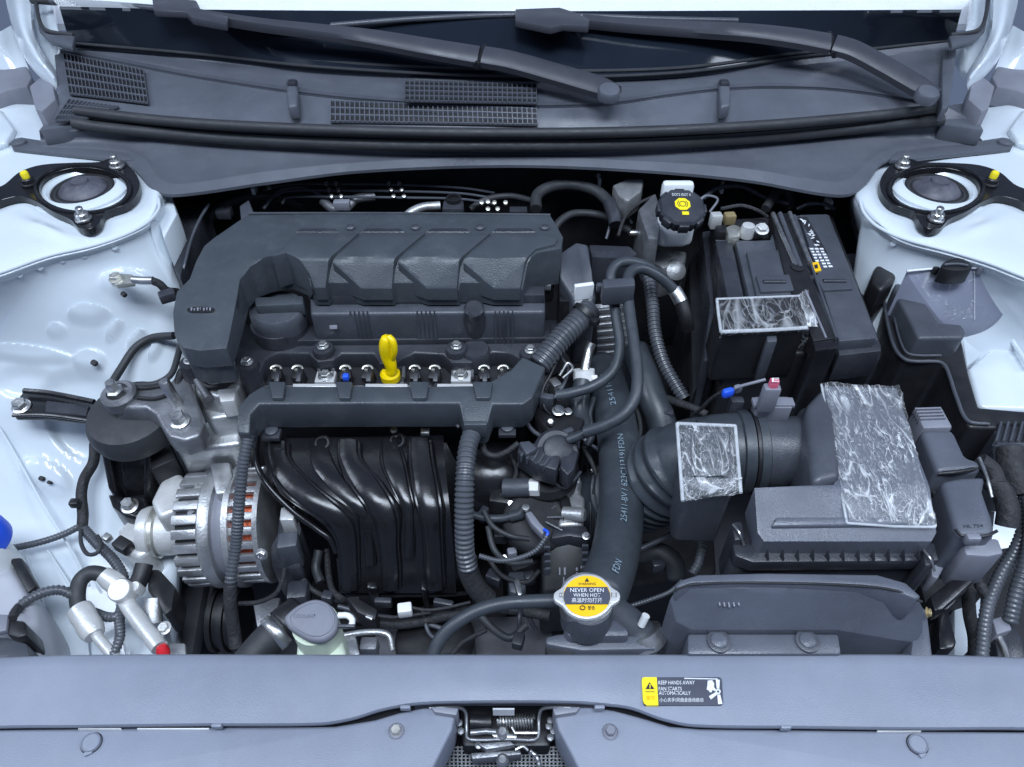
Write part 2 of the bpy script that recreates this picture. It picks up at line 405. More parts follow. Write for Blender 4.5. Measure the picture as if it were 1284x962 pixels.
def film_bm(corners_px, z, nx=40, ny=50, amp=0.0025, seed=0.0, lift=0.0025, skirt=0.0):
    bm = bmesh.new(); V = []
    tl, tr, br, bl = corners_px
    for j in range(ny + 1):
        row = []
        for i in range(nx + 1):
            u, v = i / nx, j / ny
            p = [(a * (1 - u) + b * u) * (1 - v) + (c * (1 - u) + d * u) * v for a, b, c, d in zip(tl, tr, bl, br)]
            q = U(p[0], p[1], z(p[0], p[1]) if callable(z) else z)
            s = Vector((q.x * 38 + seed, q.y * 24 + seed + q.x * 14, seed))
            rdg = 1 - abs(noise.noise(s)) * 2.2; rdg2 = 1 - abs(noise.noise(s * 2.7)) * 2.0
            q.z += lift + amp * max(0, rdg) ** 4 + amp * 0.6 * max(0, rdg2) ** 4
            e = min(i, nx - i, j, ny - j)
            if e == 0: q.x += 0.002 * noise.noise(Vector((q.y * 90, seed, 1))); q.y += 0.002 * noise.noise(Vector((q.x * 90, seed, 2))); q.z -= skirt
            row.append(bm.verts.new(q))
        V.append(row)
    for a, b in zip(V, V[1:]):
        for i in range(nx): bm.faces.new((a[i], a[i + 1], b[i + 1], b[i]))
    return bm
# ================================================================== painted car body
body = thing('car_body', 'white painted car body shell with two strut towers round the engine bay', 'car body', (642, 481, -0.6))
def gauss(x, y, cx, cy, rx, ry, a=0.0, p=2):
    c, s = math.cos(a), math.sin(a); dx, dy = x - cx, y - cy
    u, v = (dx * c + dy * s) / rx, (-dx * s + dy * c) / ry
    return math.exp(-(u * u + v * v) ** (p / 2) * 1.0) if u * u + v * v < 9 else 0
def disp_alt(x, y):
    d = 0.008 * gauss(x, y, 113, 397, 26, 11, 0, 8) + 0.007 * gauss(x, y, 144, 417, 15, 6, -0.9, 8) + 0.007 * gauss(x, y, 172, 428, 15, 6, -0.8, 8)
    d += 0.006 * gauss(x, y, 196, 440, 15, 6, -1.1, 8) + 0.008 * gauss(x, y, 165, 360, 38, 18, 0.15, 8) + 0.006 * gauss(x, y, 113, 454, 20, 14, 0, 8)
    d += 0.005 * gauss(x, y, 72, 416, 12, 9, 0, 6) - 0.010 * gauss(x, y, 95, 490, 46, 26, 0, 8) + 0.006 * gauss(x, y, 30, 445, 60, 10, 0.1, 8)
    d -= 0.006 * gauss(x, y, 30, 478, 36, 18, 0, 6); d += 0.008 * gauss(x, y, 60, 600, 34, 18, 0.5, 8) - 0.01 * gauss(x, y, 90, 540, 40, 22, 0.8, 8)
    d += 0.010 * gauss(x, y, 205, 315, 8, 40, -0.35, 8) + 0.004 * gauss(x, y, 55, 288, 30, 6, 0.35, 2)
    return d * 1.5
cols = [-70, 0, 60, 120, 182]
def row(ys, zs, end, endz, drop=0.3):
    return [(x, y, z) for x, y, z in zip(cols, ys, zs)] + [(end[0], end[1], endz), (end[0] + 6, end[1] + 12, endz - 0.03), (end[0] + 10, end[1] + 60, endz - drop)]
rows = [
    row([70, 80, 110, 135, 150], [0.03, 0.02, -0.005, -0.03, -0.04], (215, 170), -0.05),
    row([190, 190, 190, 194, 212], [0.004, 0.002, 0, -0.002, -0.006], (204, 238), -0.006),
    row([300, 290, 278, 268, 262], [0.0, 0.0, 0, 0, -0.001], (200, 250), -0.003),
    row([362, 341, 320, 306, 281], [-0.004] * 5, (202, 259), -0.008),
    row([372, 351, 330, 315, 291], [-0.016] * 5, (206, 272), -0.022),
    row([425, 405, 395, 388, 372], [-0.075] * 5, (222, 350), -0.08),
    row([470, 450, 442, 438, 430], [-0.12] * 5, (232, 425), -0.13),
    row([500, 482, 476, 474, 470], [-0.145, -0.145, -0.148, -0.15, -0.15], (232, 465), -0.16),
    row([585, 570, 566, 565, 562], [-0.21, -0.21, -0.215, -0.22, -0.22], (232, 560), -0.23),
    row([690, 680, 676, 676, 676], [-0.275, -0.275, -0.28, -0.285, -0.285], (222, 680), -0.29),
    row([860, 858, 858, 858, 858], [-0.33] * 5, (212, 850), -0.34)]
mk('inner_wing', solid(strip(rows, 160, 170, True, disp_alt), 0.004), 'paint', body, 50)
def disp_bat(x, y):
    return 0.003 * gauss(x, y, 1090, 310, 9, 30, 0.3, 4) + 0.004 * gauss(x, y, 1235, 285, 30, 6, -0.35, 2)
cols = [1354, 1284, 1240, 1190, 1132]
def row2(ys, zs, end, endz, drop=0.3):
    return [(x, y, z) for x, y, z in zip(cols, ys, zs)] + [(end[0], end[1], endz), (end[0] - 6, end[1] + 12, endz - 0.03), (end[0] - 10, end[1] + 60, endz - drop)]
rows = [
    row2([70, 80, 110, 135, 150], [0.03, 0.02, -0.005, -0.03, -0.04], (1072, 180), -0.05),
    row2([190, 190, 190, 194, 212], [0.004, 0.002, 0, -0.002, -0.006], (1074, 240), -0.006),
    row2([300, 290, 280, 272, 264], [0.0, 0.0, 0, 0, -0.001], (1078, 252), -0.003),
    row2([372, 347, 330, 315, 299], [-0.004] * 5, (1085, 271), -0.008),
    row2([382, 357, 340, 324, 308], [-0.016] * 5, (1083, 284), -0.022),
    row2([440, 416, 408, 402, 392], [-0.085] * 5, (1072, 360), -0.09),
    row2([500, 480, 474, 470, 462], [-0.14] * 5, (1066, 425), -0.14),
    row2([620, 612, 606, 604, 600], [-0.25] * 5, (1066, 560), -0.24),
    row2([860, 858, 858, 858, 858], [-0.33] * 5, (1190, 850), -0.36)]
mk('inner_wing', solid(strip(rows, 110, 100, True, disp_bat), 0.004), 'paint', body, 50)
# welded seam edge of each strut tower
mk('tower_seam', tube([(-60, 360, -0.002), (0, 342, .001), (60, 321, .001), (120, 307, .001), (160, 293, .001), (186, 278, .001), (199, 262, 0), (199, 250, 0)], 2.2, seg=8), 'paint', body)
mk('tower_seam', tube([(1344, 368, -0.002), (1284, 347, .001), (1240, 330, .001), (1190, 315, .001), (1132, 299, .001), (1100, 284, .001), (1084, 268, 0), (1078, 252, 0)], 2.2, seg=8), 'paint', body)
mk('seam', tube([(-10, 520, -0.175), (22, 575, -0.21), (55, 634, -0.245), (92, 694, -0.278), (112, 735, -0.29)], 1.6, seg=8), 'paint', body)
mk('seam', tube([(30, 690, -0.277), (50, 745, -0.292), (62, 790, -0.305), (60, 830, -0.315)], 1.6, seg=8), 'paint', body)
mk('seam', tube([(60, 690, -0.282), (100, 760, -0.298), (112, 830, -0.318)], 1.5, seg=8), 'paint', body)
for px, py, z, r in ((155, 369, -0.046, 3.2), (118, 455, -0.125, 4), (52, 600, -0.227, 3.2), (62, 605, -0.23, 2.4)):
    mk('drain_hole', lathe([(r * 0.0009, -0.003), (r * 0.0009, 0.0018), (0, 0.0018)], U(px, py, z), (0, -0.5, 1), 16), 'matt', body)
# ledge behind the headlamp, battery side
mk('headlamp_ledge', prism([(1214, 462), (1240, 440), (1264, 414), (1284, 436), (1350, 450), (1350, 515), (1238, 512), (1226, 506)], -0.110, -0.2, 0.006, 3), 'paint', body)
mk('ledge_gusset', prism([(1207, 418, -0.098), (1216, 409, -0.096), (1240, 406, -0.096), (1264, 412, -0.104), (1240, 440, -0.118), (1213, 460, -0.122)], -0.1, -0.2, 0.002), 'paint', body)
mk('ledge_flange', tube([(1212, 412, -0.1), (1240, 408, -0.098), (1258, 412, -0.098), (1274, 434, -0.1), (1290, 460, -0.1)], 3, seg=8), 'paint', body)
mk('ledge_flange', tube([(1262, 412, -0.098), (1275, 396, -0.095), (1300, 380, -0.09)], 4, seg=8), 'paint', body)
mk('crossrail', prism([(1196, 742), (1232, 735), (1228, 845), (1196, 845)], -0.24, -0.4, 0.004), 'paint', body)
# strut tower seats (raised white ring inside the bracket)
for cx in (104, 1174):
    mk('tower_seat', lathe([(0.057, -0.004), (0.057, 0.003), (0.054, 0.005), (0.041, 0.005), (0.038, 0.002), (0.038, -0.02)], U(cx, 238, 0.0), seg=48), 'paint', body)
    mk('tower_well', lathe([(0.0385, -0.03), (0.0385, 0.0), (0.036, 0.0025), (0.0, 0.0025)], U(cx, 238, 0.0), seg=40), 'matt', body)
# pillar foot and gutter at each end of the windscreen
def mir(pts, on): return [(1284 - p[0],) + tuple(p[1:]) for p in pts] if on else pts
for x, y, z in ((24, 345, -0.018), (50, 336, -0.018), (78, 327, -0.018), (105, 321, -0.018), (144, 311, -0.018), (1250, 344, -0.018), (1216, 334, -0.018), (1160, 318, -0.018), (1120, 306, -0.018)):
    mk('spot_weld', lathe([(0.0036, -0.001), (0.003, 0.0007), (0.002, 0.0004), (0, 0.0003)], U(x, y, z), (0, -0.4, 1), 16), 'paint', body)
for m_ in (False, True):
    mk('gutter', solid(strip([mir([(2, -30, .10), (14, 30, .085), (32, 72, .07), (66, 106, .05)], m_), mir([(18, -30, .115), (26, 32, .10), (44, 66, .085), (68, 96, .06)], m_), mir([(38, -30, .11), (40, 34, .095), (50, 58, .08), (69, 88, .055)], m_)], 24, 12, True), 0.01), 'paint', body)
    mk('pillar_panel', solid(strip([mir([(40, -30, .09), (42, 34, .075), (52, 60, .06), (72, 92, .04)], m_), mir([(62, -30, .10), (70, 30, .085), (80, 50, .07), (90, 60, .05)], m_)], 20, 4), 0.01), 'paint', body)
    mk('fender_lip', solid(strip([mir([(-70, 20, .08), (-10, 42, .075), (14, 32, .07)], m_), mir([(-70, 60, .03), (-10, 96, .02), (40, 96, .02)], m_)], 16, 4), 0.006), 'paint', body)
    mk('hinge_plate', prism(mir([(36, 108), (50, 96), (66, 104), (70, 124), (52, 140), (44, 136)], m_), 0.05, 0.0, 0.003), 'grey', body)
    mk('hinge_web', prism(mir([(-30, 150), (2, 136), (18, 160), (8, 176), (-30, 190)], m_), 0.012, 0.0, 0.005, 3), 'paint', body)
    mk('shaded_hinge_leaf', prism(mir([(-10, 60), (14, 40), (40, 96), (34, 108), (10, 112), (-10, 120)], m_), 0.03, 0.0, 0.003), 'grey', body)  # grey tone stands for the lilac shading on this corner
# firewall and what closes the bay underneath
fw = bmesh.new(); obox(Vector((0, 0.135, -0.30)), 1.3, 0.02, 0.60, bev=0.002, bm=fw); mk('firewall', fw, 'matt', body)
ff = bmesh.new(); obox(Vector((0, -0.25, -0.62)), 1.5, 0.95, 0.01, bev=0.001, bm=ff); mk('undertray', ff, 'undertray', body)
mk('firewall_brace', prism([(185, 236), (214, 240), (222, 268), (205, 300)], -0.02, -0.2, 0.003), 'paint', body)
# subframe braces seen through the gap by the alternator
mk('subframe_plate', prism([(196, 724), (262, 700), (238, 840), (190, 840)], -0.40, -0.43, 0.003), 'undertray', body)
mk('subframe_strut', prism([(236, 715), (258, 705), (318, 840), (280, 840)], -0.42, -0.45, 0.003), 'undertray', body)
mk('front_shroud', prism([(470, 778), (690, 770), (700, 845), (470, 845)], -0.34, -0.5, 0.004), 'undertray', body)
mk('slam_support', prism([(150, 700), (172, 690), (205, 780), (212, 845), (160, 845), (140, 740)], -0.30, -0.42, 0.004), 'paint', body)

# ================================================================== windscreen and the pale sheet added behind it
ws = thing('windscreen', 'raked windscreen with a black ceramic band along its lower edge', 'windscreen', (642, 70, 0.06))
mk('lower_edge', tube([(88, 54, .069), (250, 68, .071), (400, 84, .071), (640, 96, .069), (840, 92, .071), (1000, 72, .071), (1196, 50, .069)], 2, seg=8), 'rubber', ws)
mk('frit_band', solid(strip([[(88, 56, .066), (250, 70, .068), (400, 86, .068), (640, 98, .066), (840, 94, .068), (1000, 74, .068), (1196, 52, .066)],
                             [(74, 8, .122), (250, 12, .124), (640, 14, .124), (1000, 13, .124), (1206, 12, .122)]], 50, 6), 0.004), 'glassdark', ws)
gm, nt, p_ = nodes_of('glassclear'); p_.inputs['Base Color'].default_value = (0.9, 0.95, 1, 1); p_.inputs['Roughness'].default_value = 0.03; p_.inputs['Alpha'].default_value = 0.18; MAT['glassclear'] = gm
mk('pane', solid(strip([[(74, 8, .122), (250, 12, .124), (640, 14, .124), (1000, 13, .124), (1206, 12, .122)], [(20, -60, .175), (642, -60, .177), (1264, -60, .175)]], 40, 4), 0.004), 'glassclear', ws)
one('reflection_sheet', solid(strip([[(60, 30, .03), (642, 36, .03), (1220, 30, .03)], [(-60, -60, .06), (642, -60, .06), (1340, -60, .06)]], 20, 4), 0.01), 'pale', 'pale sheet added behind the windscreen glass for its white reflection', 'cover')  # added sheet, makes the upper glass look like it reflects white

# ================================================================== cowl panel
cowl = thing('cowl_panel', 'dark grey plastic cowl panel with vent grilles below the windscreen', 'cowl panel', (642, 207, -0.02))
A = [(52, 188, .004), (150, 198, .004), (172, 216, .003), (190, 236, .001), (215, 244, -.002), (330, 229, -.006), (450, 214, -.004), (640, 207, -.004), (800, 213, -.004), (940, 226, -.008), (1030, 242, -.004), (1066, 243, -.001), (1088, 228, .001), (1104, 206, .003), (1130, 196, .004), (1228, 184, .004)]
B = [(52, 182, .007), (150, 187, .007), (180, 198, .006), (198, 222, .005), (222, 231, .003), (335, 215, .001), (460, 203, .002), (640, 197, .002), (800, 202, .002), (930, 211, 0), (1020, 225, .002), (1058, 227, .004), (1080, 212, .005), (1098, 195, .006), (1130, 184, .007), (1228, 178, .007)]
Cc = [(49, 164, .024), (150, 166, .020), (220, 172, .014), (300, 178, .012), (460, 184, .013), (640, 186, .014), (800, 183, .013), (980, 175, .012), (1060, 170, .014), (1130, 163, .020), (1229, 156, .024)]
D = [(74, 132, .042), (200, 146, .040), (300, 156, .038), (640, 163, .036), (900, 156, .038), (1080, 144, .040), (1187, 134, .042)]
E = [(68, 64, .056), (150, 80, .056), (250, 99, .055), (400, 121, .054), (520, 131, .054), (640, 135, .054), (760, 132, .054), (840, 121, .055), (900, 114, .056), (960, 111, .056), (1040, 113, .055), (1100, 120, .053), (1165, 130, .048), (1188, 128, .048)]
E2 = [(69, 61, .060), (150, 77, .060), (250, 96, .059), (400, 118, .058), (520, 128, .058), (640, 132, .058), (760, 129, .058), (840, 118, .059), (900, 111, .060), (960, 108, .060), (1040, 110, .059), (1100, 117, .057), (1165, 127, .052), (1188, 124, .052)]
Fm = [(90, 56, .061), (250, 76, .061), (400, 92, .060), (640, 104, .060), (840, 98, .061), (1000, 82, .061), (1190, 62, .060)]
Fr = [(92, 47, .072), (250, 61, .074), (400, 77, .074), (640, 88, .073), (840, 86, .074), (1000, 67, .074), (1192, 46, .072)]
mk('front_skirt', solid(strip([A, B], 150, 2), 0.004), 'cowl', cowl)
mid = lambda P, Q, n, t, dz: [tuple(p[k] + (q[k] - p[k]) * t + (dz if k == 2 else 0) for k in range(3)) for p, q in zip(cr(P, n), cr(Q, n))]
Bs, Cs = cr(B, 150), cr(Cc, 150)
mk('front_face', solid(strip([B, mid(B, Cc, 150, 0.25, -.003), mid(B, Cc, 150, 0.6, -.003), Cc], 150, 16, True), 0.004), 'cowl', cowl)
mk('seal_ledge', strip([Cc, D], 80, 2), 'cowl', cowl)
mk('lower_deck', solid(strip([D, mid(D, E, 80, 0.5, 0.001), E], 80, 8, True), 0.003), 'cowl', cowl)
mk('ridge', solid(strip([E, E2, [(x, y - 4, z - 0.002) for x, y, z in E2]], 90, 1), 0.003), 'cowl', cowl)
mk('upper_deck', solid(strip([[(x, y - 4, z - 0.002) for x, y, z in E2], Fm, Fr], 90, 4), 0.003), 'cowl', cowl)
mk('glass_seal', tube(Fr, 2.2, seg=8), 'rubber', cowl)
# ends of the cowl
for m_ in (False, True):
    mk('end_block', prism(mir([(74, 128), (112, 134), (104, 155), (49, 163)], m_), .030, 0.006, 0.003), 'cowl', cowl)
    mk('end_flange', prism(mir([(12, 179), (26, 172), (52, 176), (160, 190), (168, 201), (150, 200), (60, 191), (16, 187)], m_), 0.006, 0.001, 0.001), 'cowl', cowl)
    mk('push_pin', lathe([(0.010, 0), (0.0095, 0.003), (0.007, 0.0045), (0, 0.005)], U(1284 - 24 if m_ else 24, 180, 0.006), seg=24), 'cowl', cowl)
    mk('corner_trim', prism(mir([(46, 22), (58, 36), (94, 45), (90, 58), (62, 50), (48, 36)], m_), .088, .080, 0.002), 'cowl', cowl)
    mk('corner_seal', tube(mir([(44, -20, .115), (48, 20, .10), (58, 38, .092), (92, 44, .088)], m_), 2.5, seg=8), 'rubber', cowl)
mk('side_wall', prism([(1182, 66), (1200, 58), (1196, 100), (1188, 136), (1181, 135)], .064, .045, 0.002), 'cowl', cowl)
# grilles: a recessed dark field behind a lattice
def grille(name, tl, tr, br, bl, z, nx, ny, slant=0.0, wx=0.2, wy=0.16):
    q = [U(tl[0], tl[1], z[0]), U(tr[0], tr[1], z[1]), U(br[0], br[1], z[2]), U(bl[0], bl[1], z[3])]
    up = Vector((0, 0, 1)); g = mk('grille_opening', sheet_bm(q, 0.0012, up), 'matt', cowl)
    bm = bmesh.new()
    for i in range(nx + 1):
        u = i / nx; h = wx / nx / 2
        join(bm, sheet_bm([p + up * 0.0012 for p in plq(*q, max(0, u - h), 0, min(1, u + h), 1)], 0.003, up))
    for j in range(ny + 1):
        v = j / ny; h = wy / ny / 2
        join(bm, sheet_bm([p + up * 0.0013 for p in plq(*q, 0, max(0, v - h), 1, min(1, v + h))], 0.0024, up))
    return tag(mk('lattice', bm, 'cowl', g), kind='stuff')
grille('v', (80, 69), (181, 90), (187, 132), (88, 120), (.058, .058, .046, .047), 21, 5)
grille('v', (88, 127), (150, 136), (105, 152), (70, 154), (.0435, .0435, .036, .036), 12, 4)
grille('v', (415, 129), (673, 139), (674, 159), (415, 155), (.054, .054, .0405, .0405), 42, 3)
grille('v', (508, 104), (673, 108), (673, 132), (508, 129), (.0615, .0615, .0615, .0615), 27, 4)
# washer jets
for px in (366, 909):
    j = mk('washer_jet', prism([(px - 8, 98), (px + 5, 97), (px + 8, 116), (px + 7, 131), (px - 5, 133), (px - 7, 116)], .066, .045, 0.004, 3), 'cowl', cowl)
    mk('nozzle', pbox(px, 101, .071, 12, 12, 0.008, bev=0.003), 'plastic', j)
# rubber strip that meets the bonnet
hs = thing('bonnet_seal', 'long double-lipped black rubber seal lying along the cowl', 'seal', (642, 186, 0.01))
mk('upper_lip', tube([(x, y + 5, z + 0.003) for x, y, z in [(96, 134, .042), (200, 146, .041), (300, 153, .040), (480, 160, .038), (640, 162, .037), (800, 160, .038), (960, 152, .040), (1100, 140, .042), (1184, 131, .042)]], 6.5), 'rubber', hs)
mk('lower_lip', tube([(x, y + 1, z) for x, y, z in [(92, 153, .034), (120, 158, .030), (200, 166, .026), (300, 174, .022), (480, 181, .020), (640, 182, .020), (800, 180, .020), (960, 171, .022), (1100, 158, .028), (1182, 150, .034)]], 7), 'rubber', hs)
mk('groove', tube([(96, 147, .036), (200, 157, .033), (300, 165, .030), (480, 172, .028), (640, 174, .028), (800, 171, .028), (960, 162, .030), (1100, 150, .034), (1182, 142, .037)], 3, seg=8), 'black', hs)

# ================================================================== wipers
def arm(pts, name, parent, m='wiper', hgt=0.0065):
    """flat tapering bar: (px, py, z, half width in px)"""
    W = cr([tuple(U(p[0], p[1], p[2])) + (p[3] * sc(*p[:3]),) for p in pts], 24); bm = bmesh.new(); rings = []
    for i, p in enumerate(W):
        a = Vector(W[max(0, i - 1)][:3]); b = Vector(W[min(23, i + 1)][:3]); t = (b - a).normalized()
        s = t.cross(Vector((0, -0.35, 1))).normalized(); n = s.cross(t).normalized(); c = Vector(p[:3]); h = p[3]
        rings.append([bm.verts.new(c + s * x * h + n * y * hgt) for x, y in ((-1, -1), (-1, 0.35), (-0.72, 0.9), (0, 1.05), (0.72, 0.9), (1, 0.35), (1, -1))])
    for a, b in zip(rings, rings[1:]):
        for k in range(7): bm.faces.new((a[k], a[(k + 1) % 7], b[(k + 1) % 7], b[k]))
    bm.faces.new(rings[0][::-1]); bm.faces.new(rings[-1])
    return mk(name, bm, m, parent, 40)
wp = thing('windscreen_wiper', 'long wiper whose round pivot cap sits mid cowl, beside the vent grilles', 'wiper', (764, 116, 0.06), 'pair of windscreen wipers')
arm([(772, 117, .082, 12), (748, 107, .084, 15), (690, 90, .090, 15), (640, 76, .096, 15), (606, 70, .099, 15)], 'arm_head', wp)
arm([(600, 70, .098, 15), (540, 60, .106, 14), (470, 48, .112, 12), (400, 39, .118, 9), (330, 31, .123, 7), (270, 22, .127, 6), (240, 17, .129, 6)], 'arm', wp)
mk('pivot_cap', lathe([(0.0145, -0.01), (0.0145, -0.001), (0.0125, 0.002), (0.006, 0.0035), (0, 0.004)], U(764, 113, .087), (0, -0.25, 1), 32), 'cowl', wp)
mk('joint', lathe([(0.005, -0.022), (0.005, 0.022)], U(603, 71, .096), Vector((0.25, 1, 0.2)), 16), 'black', wp)
ad = mk('adaptor', prism([(190, -6), (246, 0), (252, 12), (286, 20), (284, 30), (240, 22), (232, 14), (192, 12)], .134, .124, 0.002), 'wiper', wp)
mk('blade', tube([(40, 0, .108), (120, 6, .112), (200, 12, .116), (290, 26, .116), (400, 38, .108), (430, 42, .104)], 5, seg=10), 'rubber', wp)
mk('blade_spoiler', tube([(64, 2, .117), (140, 6, .122), (230, 14, .125), (320, 27, .122), (392, 36, .116)], 4, seg=10), 'plastic2', wp)
wp = thing('windscreen_wiper', 'wiper with its pivot cap at the outer end of the cowl, above the battery', 'wiper', (1164, 118, 0.05), 'pair of windscreen wipers')
arm([(1173, 121, .072, 12), (1150, 106, .078, 15), (1110, 83, .088, 15), (1070, 62, .098, 15), (1046, 55, .101, 15)], 'arm_head', wp)
arm([(1040, 54, .102, 15), (1000, 47, .107, 14), (940, 40, .112, 12), (870, 36, .115, 10), (800, 32, .118, 8), (730, 26, .121, 7)], 'arm', wp)
mk('pivot_cap', lathe([(0.0145, -0.01), (0.0145, -0.001), (0.0125, 0.002), (0.006, 0.0035), (0, 0.004)], U(1164, 116, .079), (0, -0.25, 1), 32), 'cowl', wp)
mk('joint', lathe([(0.005, -0.022), (0.005, 0.022)], U(1043, 56, .098), Vector((0.0, 1, 0.3)), 16), 'black', wp)
mk('adaptor', prism([(646, 11), (702, 9), (722, 15), (740, 24), (738, 32), (706, 30), (690, 34), (646, 25)], .131, .121, 0.002), 'wiper', wp)
mk('blade', tube([(405, 38, .106), (430, 33, .109), (540, 26, .112), (650, 24, .113), (760, 28, .110), (860, 34, .105), (930, 40, .100)], 5, seg=10), 'rubber', wp)
mk('blade_spoiler', tube([(415, 32, .115), (520, 24, .119), (640, 19, .121), (720, 20, .121), (830, 24, .119), (925, 26, .116)], 3.5, seg=10), 'plastic2', wp)

# ================================================================== strut mounts
def strut(m_, label):
    X = lambda x: 1284 - x - 6 if m_ else x
    mp = lambda pts: [(X(p[0]),) + tuple(p[1:]) for p in pts]
    t = thing('strut_mount', label, 'strut mount', (X(104), 238, 0.002), 'strut mounts on the two towers')
    out = smooth_loop(mp([(-30, 246), (4, 232), (24, 216), (50, 207), (90, 204), (124, 203), (138, 199), (154, 203), (166, 212), (174, 226), (172, 242), (160, 255), (130, 267), (124, 280), (112, 287), (98, 285), (88, 275), (66, 265), (44, 252), (26, 246), (4, 250), (-28, 262)]), 90)
    b = mk('bracket', plate(out, [[(X(p[0]), p[1]) for p in ell(104, 237, 55, 27, 40)]], 0.011, 0.009, 0.0012), 'gloss', t)
    mk('bracket_lip', tube([(X(p[0]), p[1], 0.012) for p in ell(104, 237, 60, 30, 40)] + [(X(164), 237, .012)], 2.2, seg=8), 'gloss', b)
    mk('dome', lathe([(0.0305, -0.004), (0.030, 0.001), (0.028, 0.004), (0.024, 0.008), (0.017, 0.012), (0.011, 0.0135), (0.010, 0.016), (0.006, 0.0175), (0, 0.0175)], U(X(105), 240, -0.001), seg=40), 'dome', t)
    mk('dome_rim', lathe([(0.034, 0), (0.034, 0.002), (0.032, 0.003), (0.031, 0.002), (0.031, 0)], U(X(105), 240, 0.001), seg=40), 'rubber', t)
    for (bx, by, h) in ((147, 209, .012), (105, 275, .012), (37, 231, .012)):
        w_ = U(X(bx), by, h)
        n_ = mk('stud', lathe([(0.0095, 0), (0.0095, 0.002), (0.0075, 0.003), (0.0075, 0.008), (0.0065, 0.009), (0.0042, 0.009), (0.0042, 0.015), (0.0034, 0.016), (0, 0.016)], w_, seg=16), 'steel' if bx != 37 else 'black', t)
        if bx == 37: mk('paint_mark', lathe([(0.0046, 0.009), (0.0048, 0.015), (0.0038, 0.0168), (0, 0.0172)], w_, seg=16), 'sunyellow', n_)
    return t
strut(False, 'black strut mount ring with rubber dome on the tower beside the engine mount')
strut(True, 'black strut mount ring with rubber dome on the tower beside the battery')
# ================================================================== engine block and head (dark mass under the covers)
eng = thing('engine', 'cast aluminium engine with a black valve cover and bolted coil pockets', 'engine', (480, 500, -0.5))
mk('cylinder_block', prism([(262, 452), (700, 452), (702, 500), (640, 520), (330, 520), (262, 512)], -0.135, -0.5, 0.004), 'matt', eng)
mk('cylinder_head', prism([(318, 430), (690, 428), (690, 488), (318, 488)], -0.118, -0.16, 0.003), 'aludark', eng)
# valve cover: low flange with scallops round the plug wells, and the raised box behind
scal = [(300, 405), (700, 400), (704, 447), (690, 452), (668, 452), (652, 450), (640, 443), (618, 441), (604, 448), (590, 455), (566, 455), (556, 444), (520, 442), (505, 450), (494, 458), (476, 456), (468, 443), (428, 443), (418, 452), (398, 454), (386, 443), (348, 443), (334, 450), (326, 466), (300, 468), (292, 460), (240, 458), (236, 446), (262, 440)]
mk('valve_cover', prism(scal, -0.094, -0.122, 0.003), 'plastic', eng)
mk('valve_box', prism([(388, 366), (683, 364), (684, 391), (389, 394)], -0.048, -0.1, 0.004, 3), 'plastic2', eng)
mk('box_ledge', prism([(330, 408), (690, 404), (690, 424), (330, 428)], -0.086, -0.1, 0.002), 'plastic', eng)
mk('box_step', prism([(392, 360), (683, 358), (683, 370), (392, 372)], -0.036, -0.06, 0.002), 'plastic', eng)
for x0 in (438, 522, 620):
    for k in range(5):
        mk('rib', prism([(x0 + k * 5.4, 390), (x0 + k * 5.4 + 2, 390), (x0 + k * 5.4 + 2.4, 419), (x0 + k * 5.4 + 0.4, 419)], lambda x, y: -0.044 if y < 400 else -0.0785, -0.095, 0.0006, 1), 'plastic2', eng)
mk('embossed_square', pbox(418, 406, -0.064, 10, 9, 0.006, tilt=0.9, bev=0.001), 'grey', eng)
# breather stub
mk('breather', lathe([(0.0135, -0.05), (0.0135, -0.004), (0.0115, 0), (0.0115, 0.012), (0.009, 0.014), (0, 0.014)], U(595, 394, -0.052), (0, -0.3, 1), 24), 'plastic', eng)
mk('breather_foot', lathe([(0.018, -0.02), (0.0175, 0.0), (0.015, 0.004), (0, 0.004)], U(596, 440, -0.094), seg=24), 'plastic', eng)
# bolts on posts
for px, py in ((405, 432), (572, 432), (665, 437), (310, 452), (238, 450)):
    po = mk('bolt_post', lathe([(0.013, -0.04), (0.0125, -0.003), (0.0115, 0), (0, 0)], U(px, py + 4, -0.086), seg=24), 'plastic', eng)
    mk('bolt', bolt_bm(U(px, py + 2, -0.085), 0.0052), 'steel', po, 30)
# plug wells and bright bridge pieces between
for x0, x1 in ((328, 400), (418, 486), (506, 568), (592, 658)):
    mk('coil_well', prism([(x0 + 6, 446), (x1 - 8, 446), (x1 - 2, 456), (x1, 482), (x0, 482), (x0, 458)], -0.1165, -0.125, 0.002), 'matt', eng)
    mk('well_wall', tube([(x0, 474, -0.108), (x0 + 1, 456, -0.108), (x0 + 10, 447, -0.108), (x1 - 10, 446, -0.108), (x1 - 1, 455, -0.108), (x1, 474, -0.108)], 2.4, seg=8), 'aludark', eng)
for px, py in ((408, 472), (578, 471)):
    pad = mk('bolt_pad', pbox(px, py, -0.106, 25, 20, 0.012, bev=0.0015), 'alupale', eng)
    mk('bolt', bolt_bm(U(px, py, -0.106), 0.0062), 'steel', pad, 30)
mk('post_casting', prism([(392, 446), (420, 446), (418, 464), (396, 464)], -0.112, -0.13, 0.004), 'alu', eng)
mk('post_casting', prism([(562, 448), (602, 446), (606, 466), (564, 466)], -0.112, -0.13, 0.004), 'alu', eng)
for x0, x1 in ((367, 421), (458, 511), (548, 603)):
    mk('rail_edge', prism([(x0, 481), (x1, 481), (x1, 485), (x0, 485)], -0.085, -0.1, 0.0006, 1), 'alupale', eng)
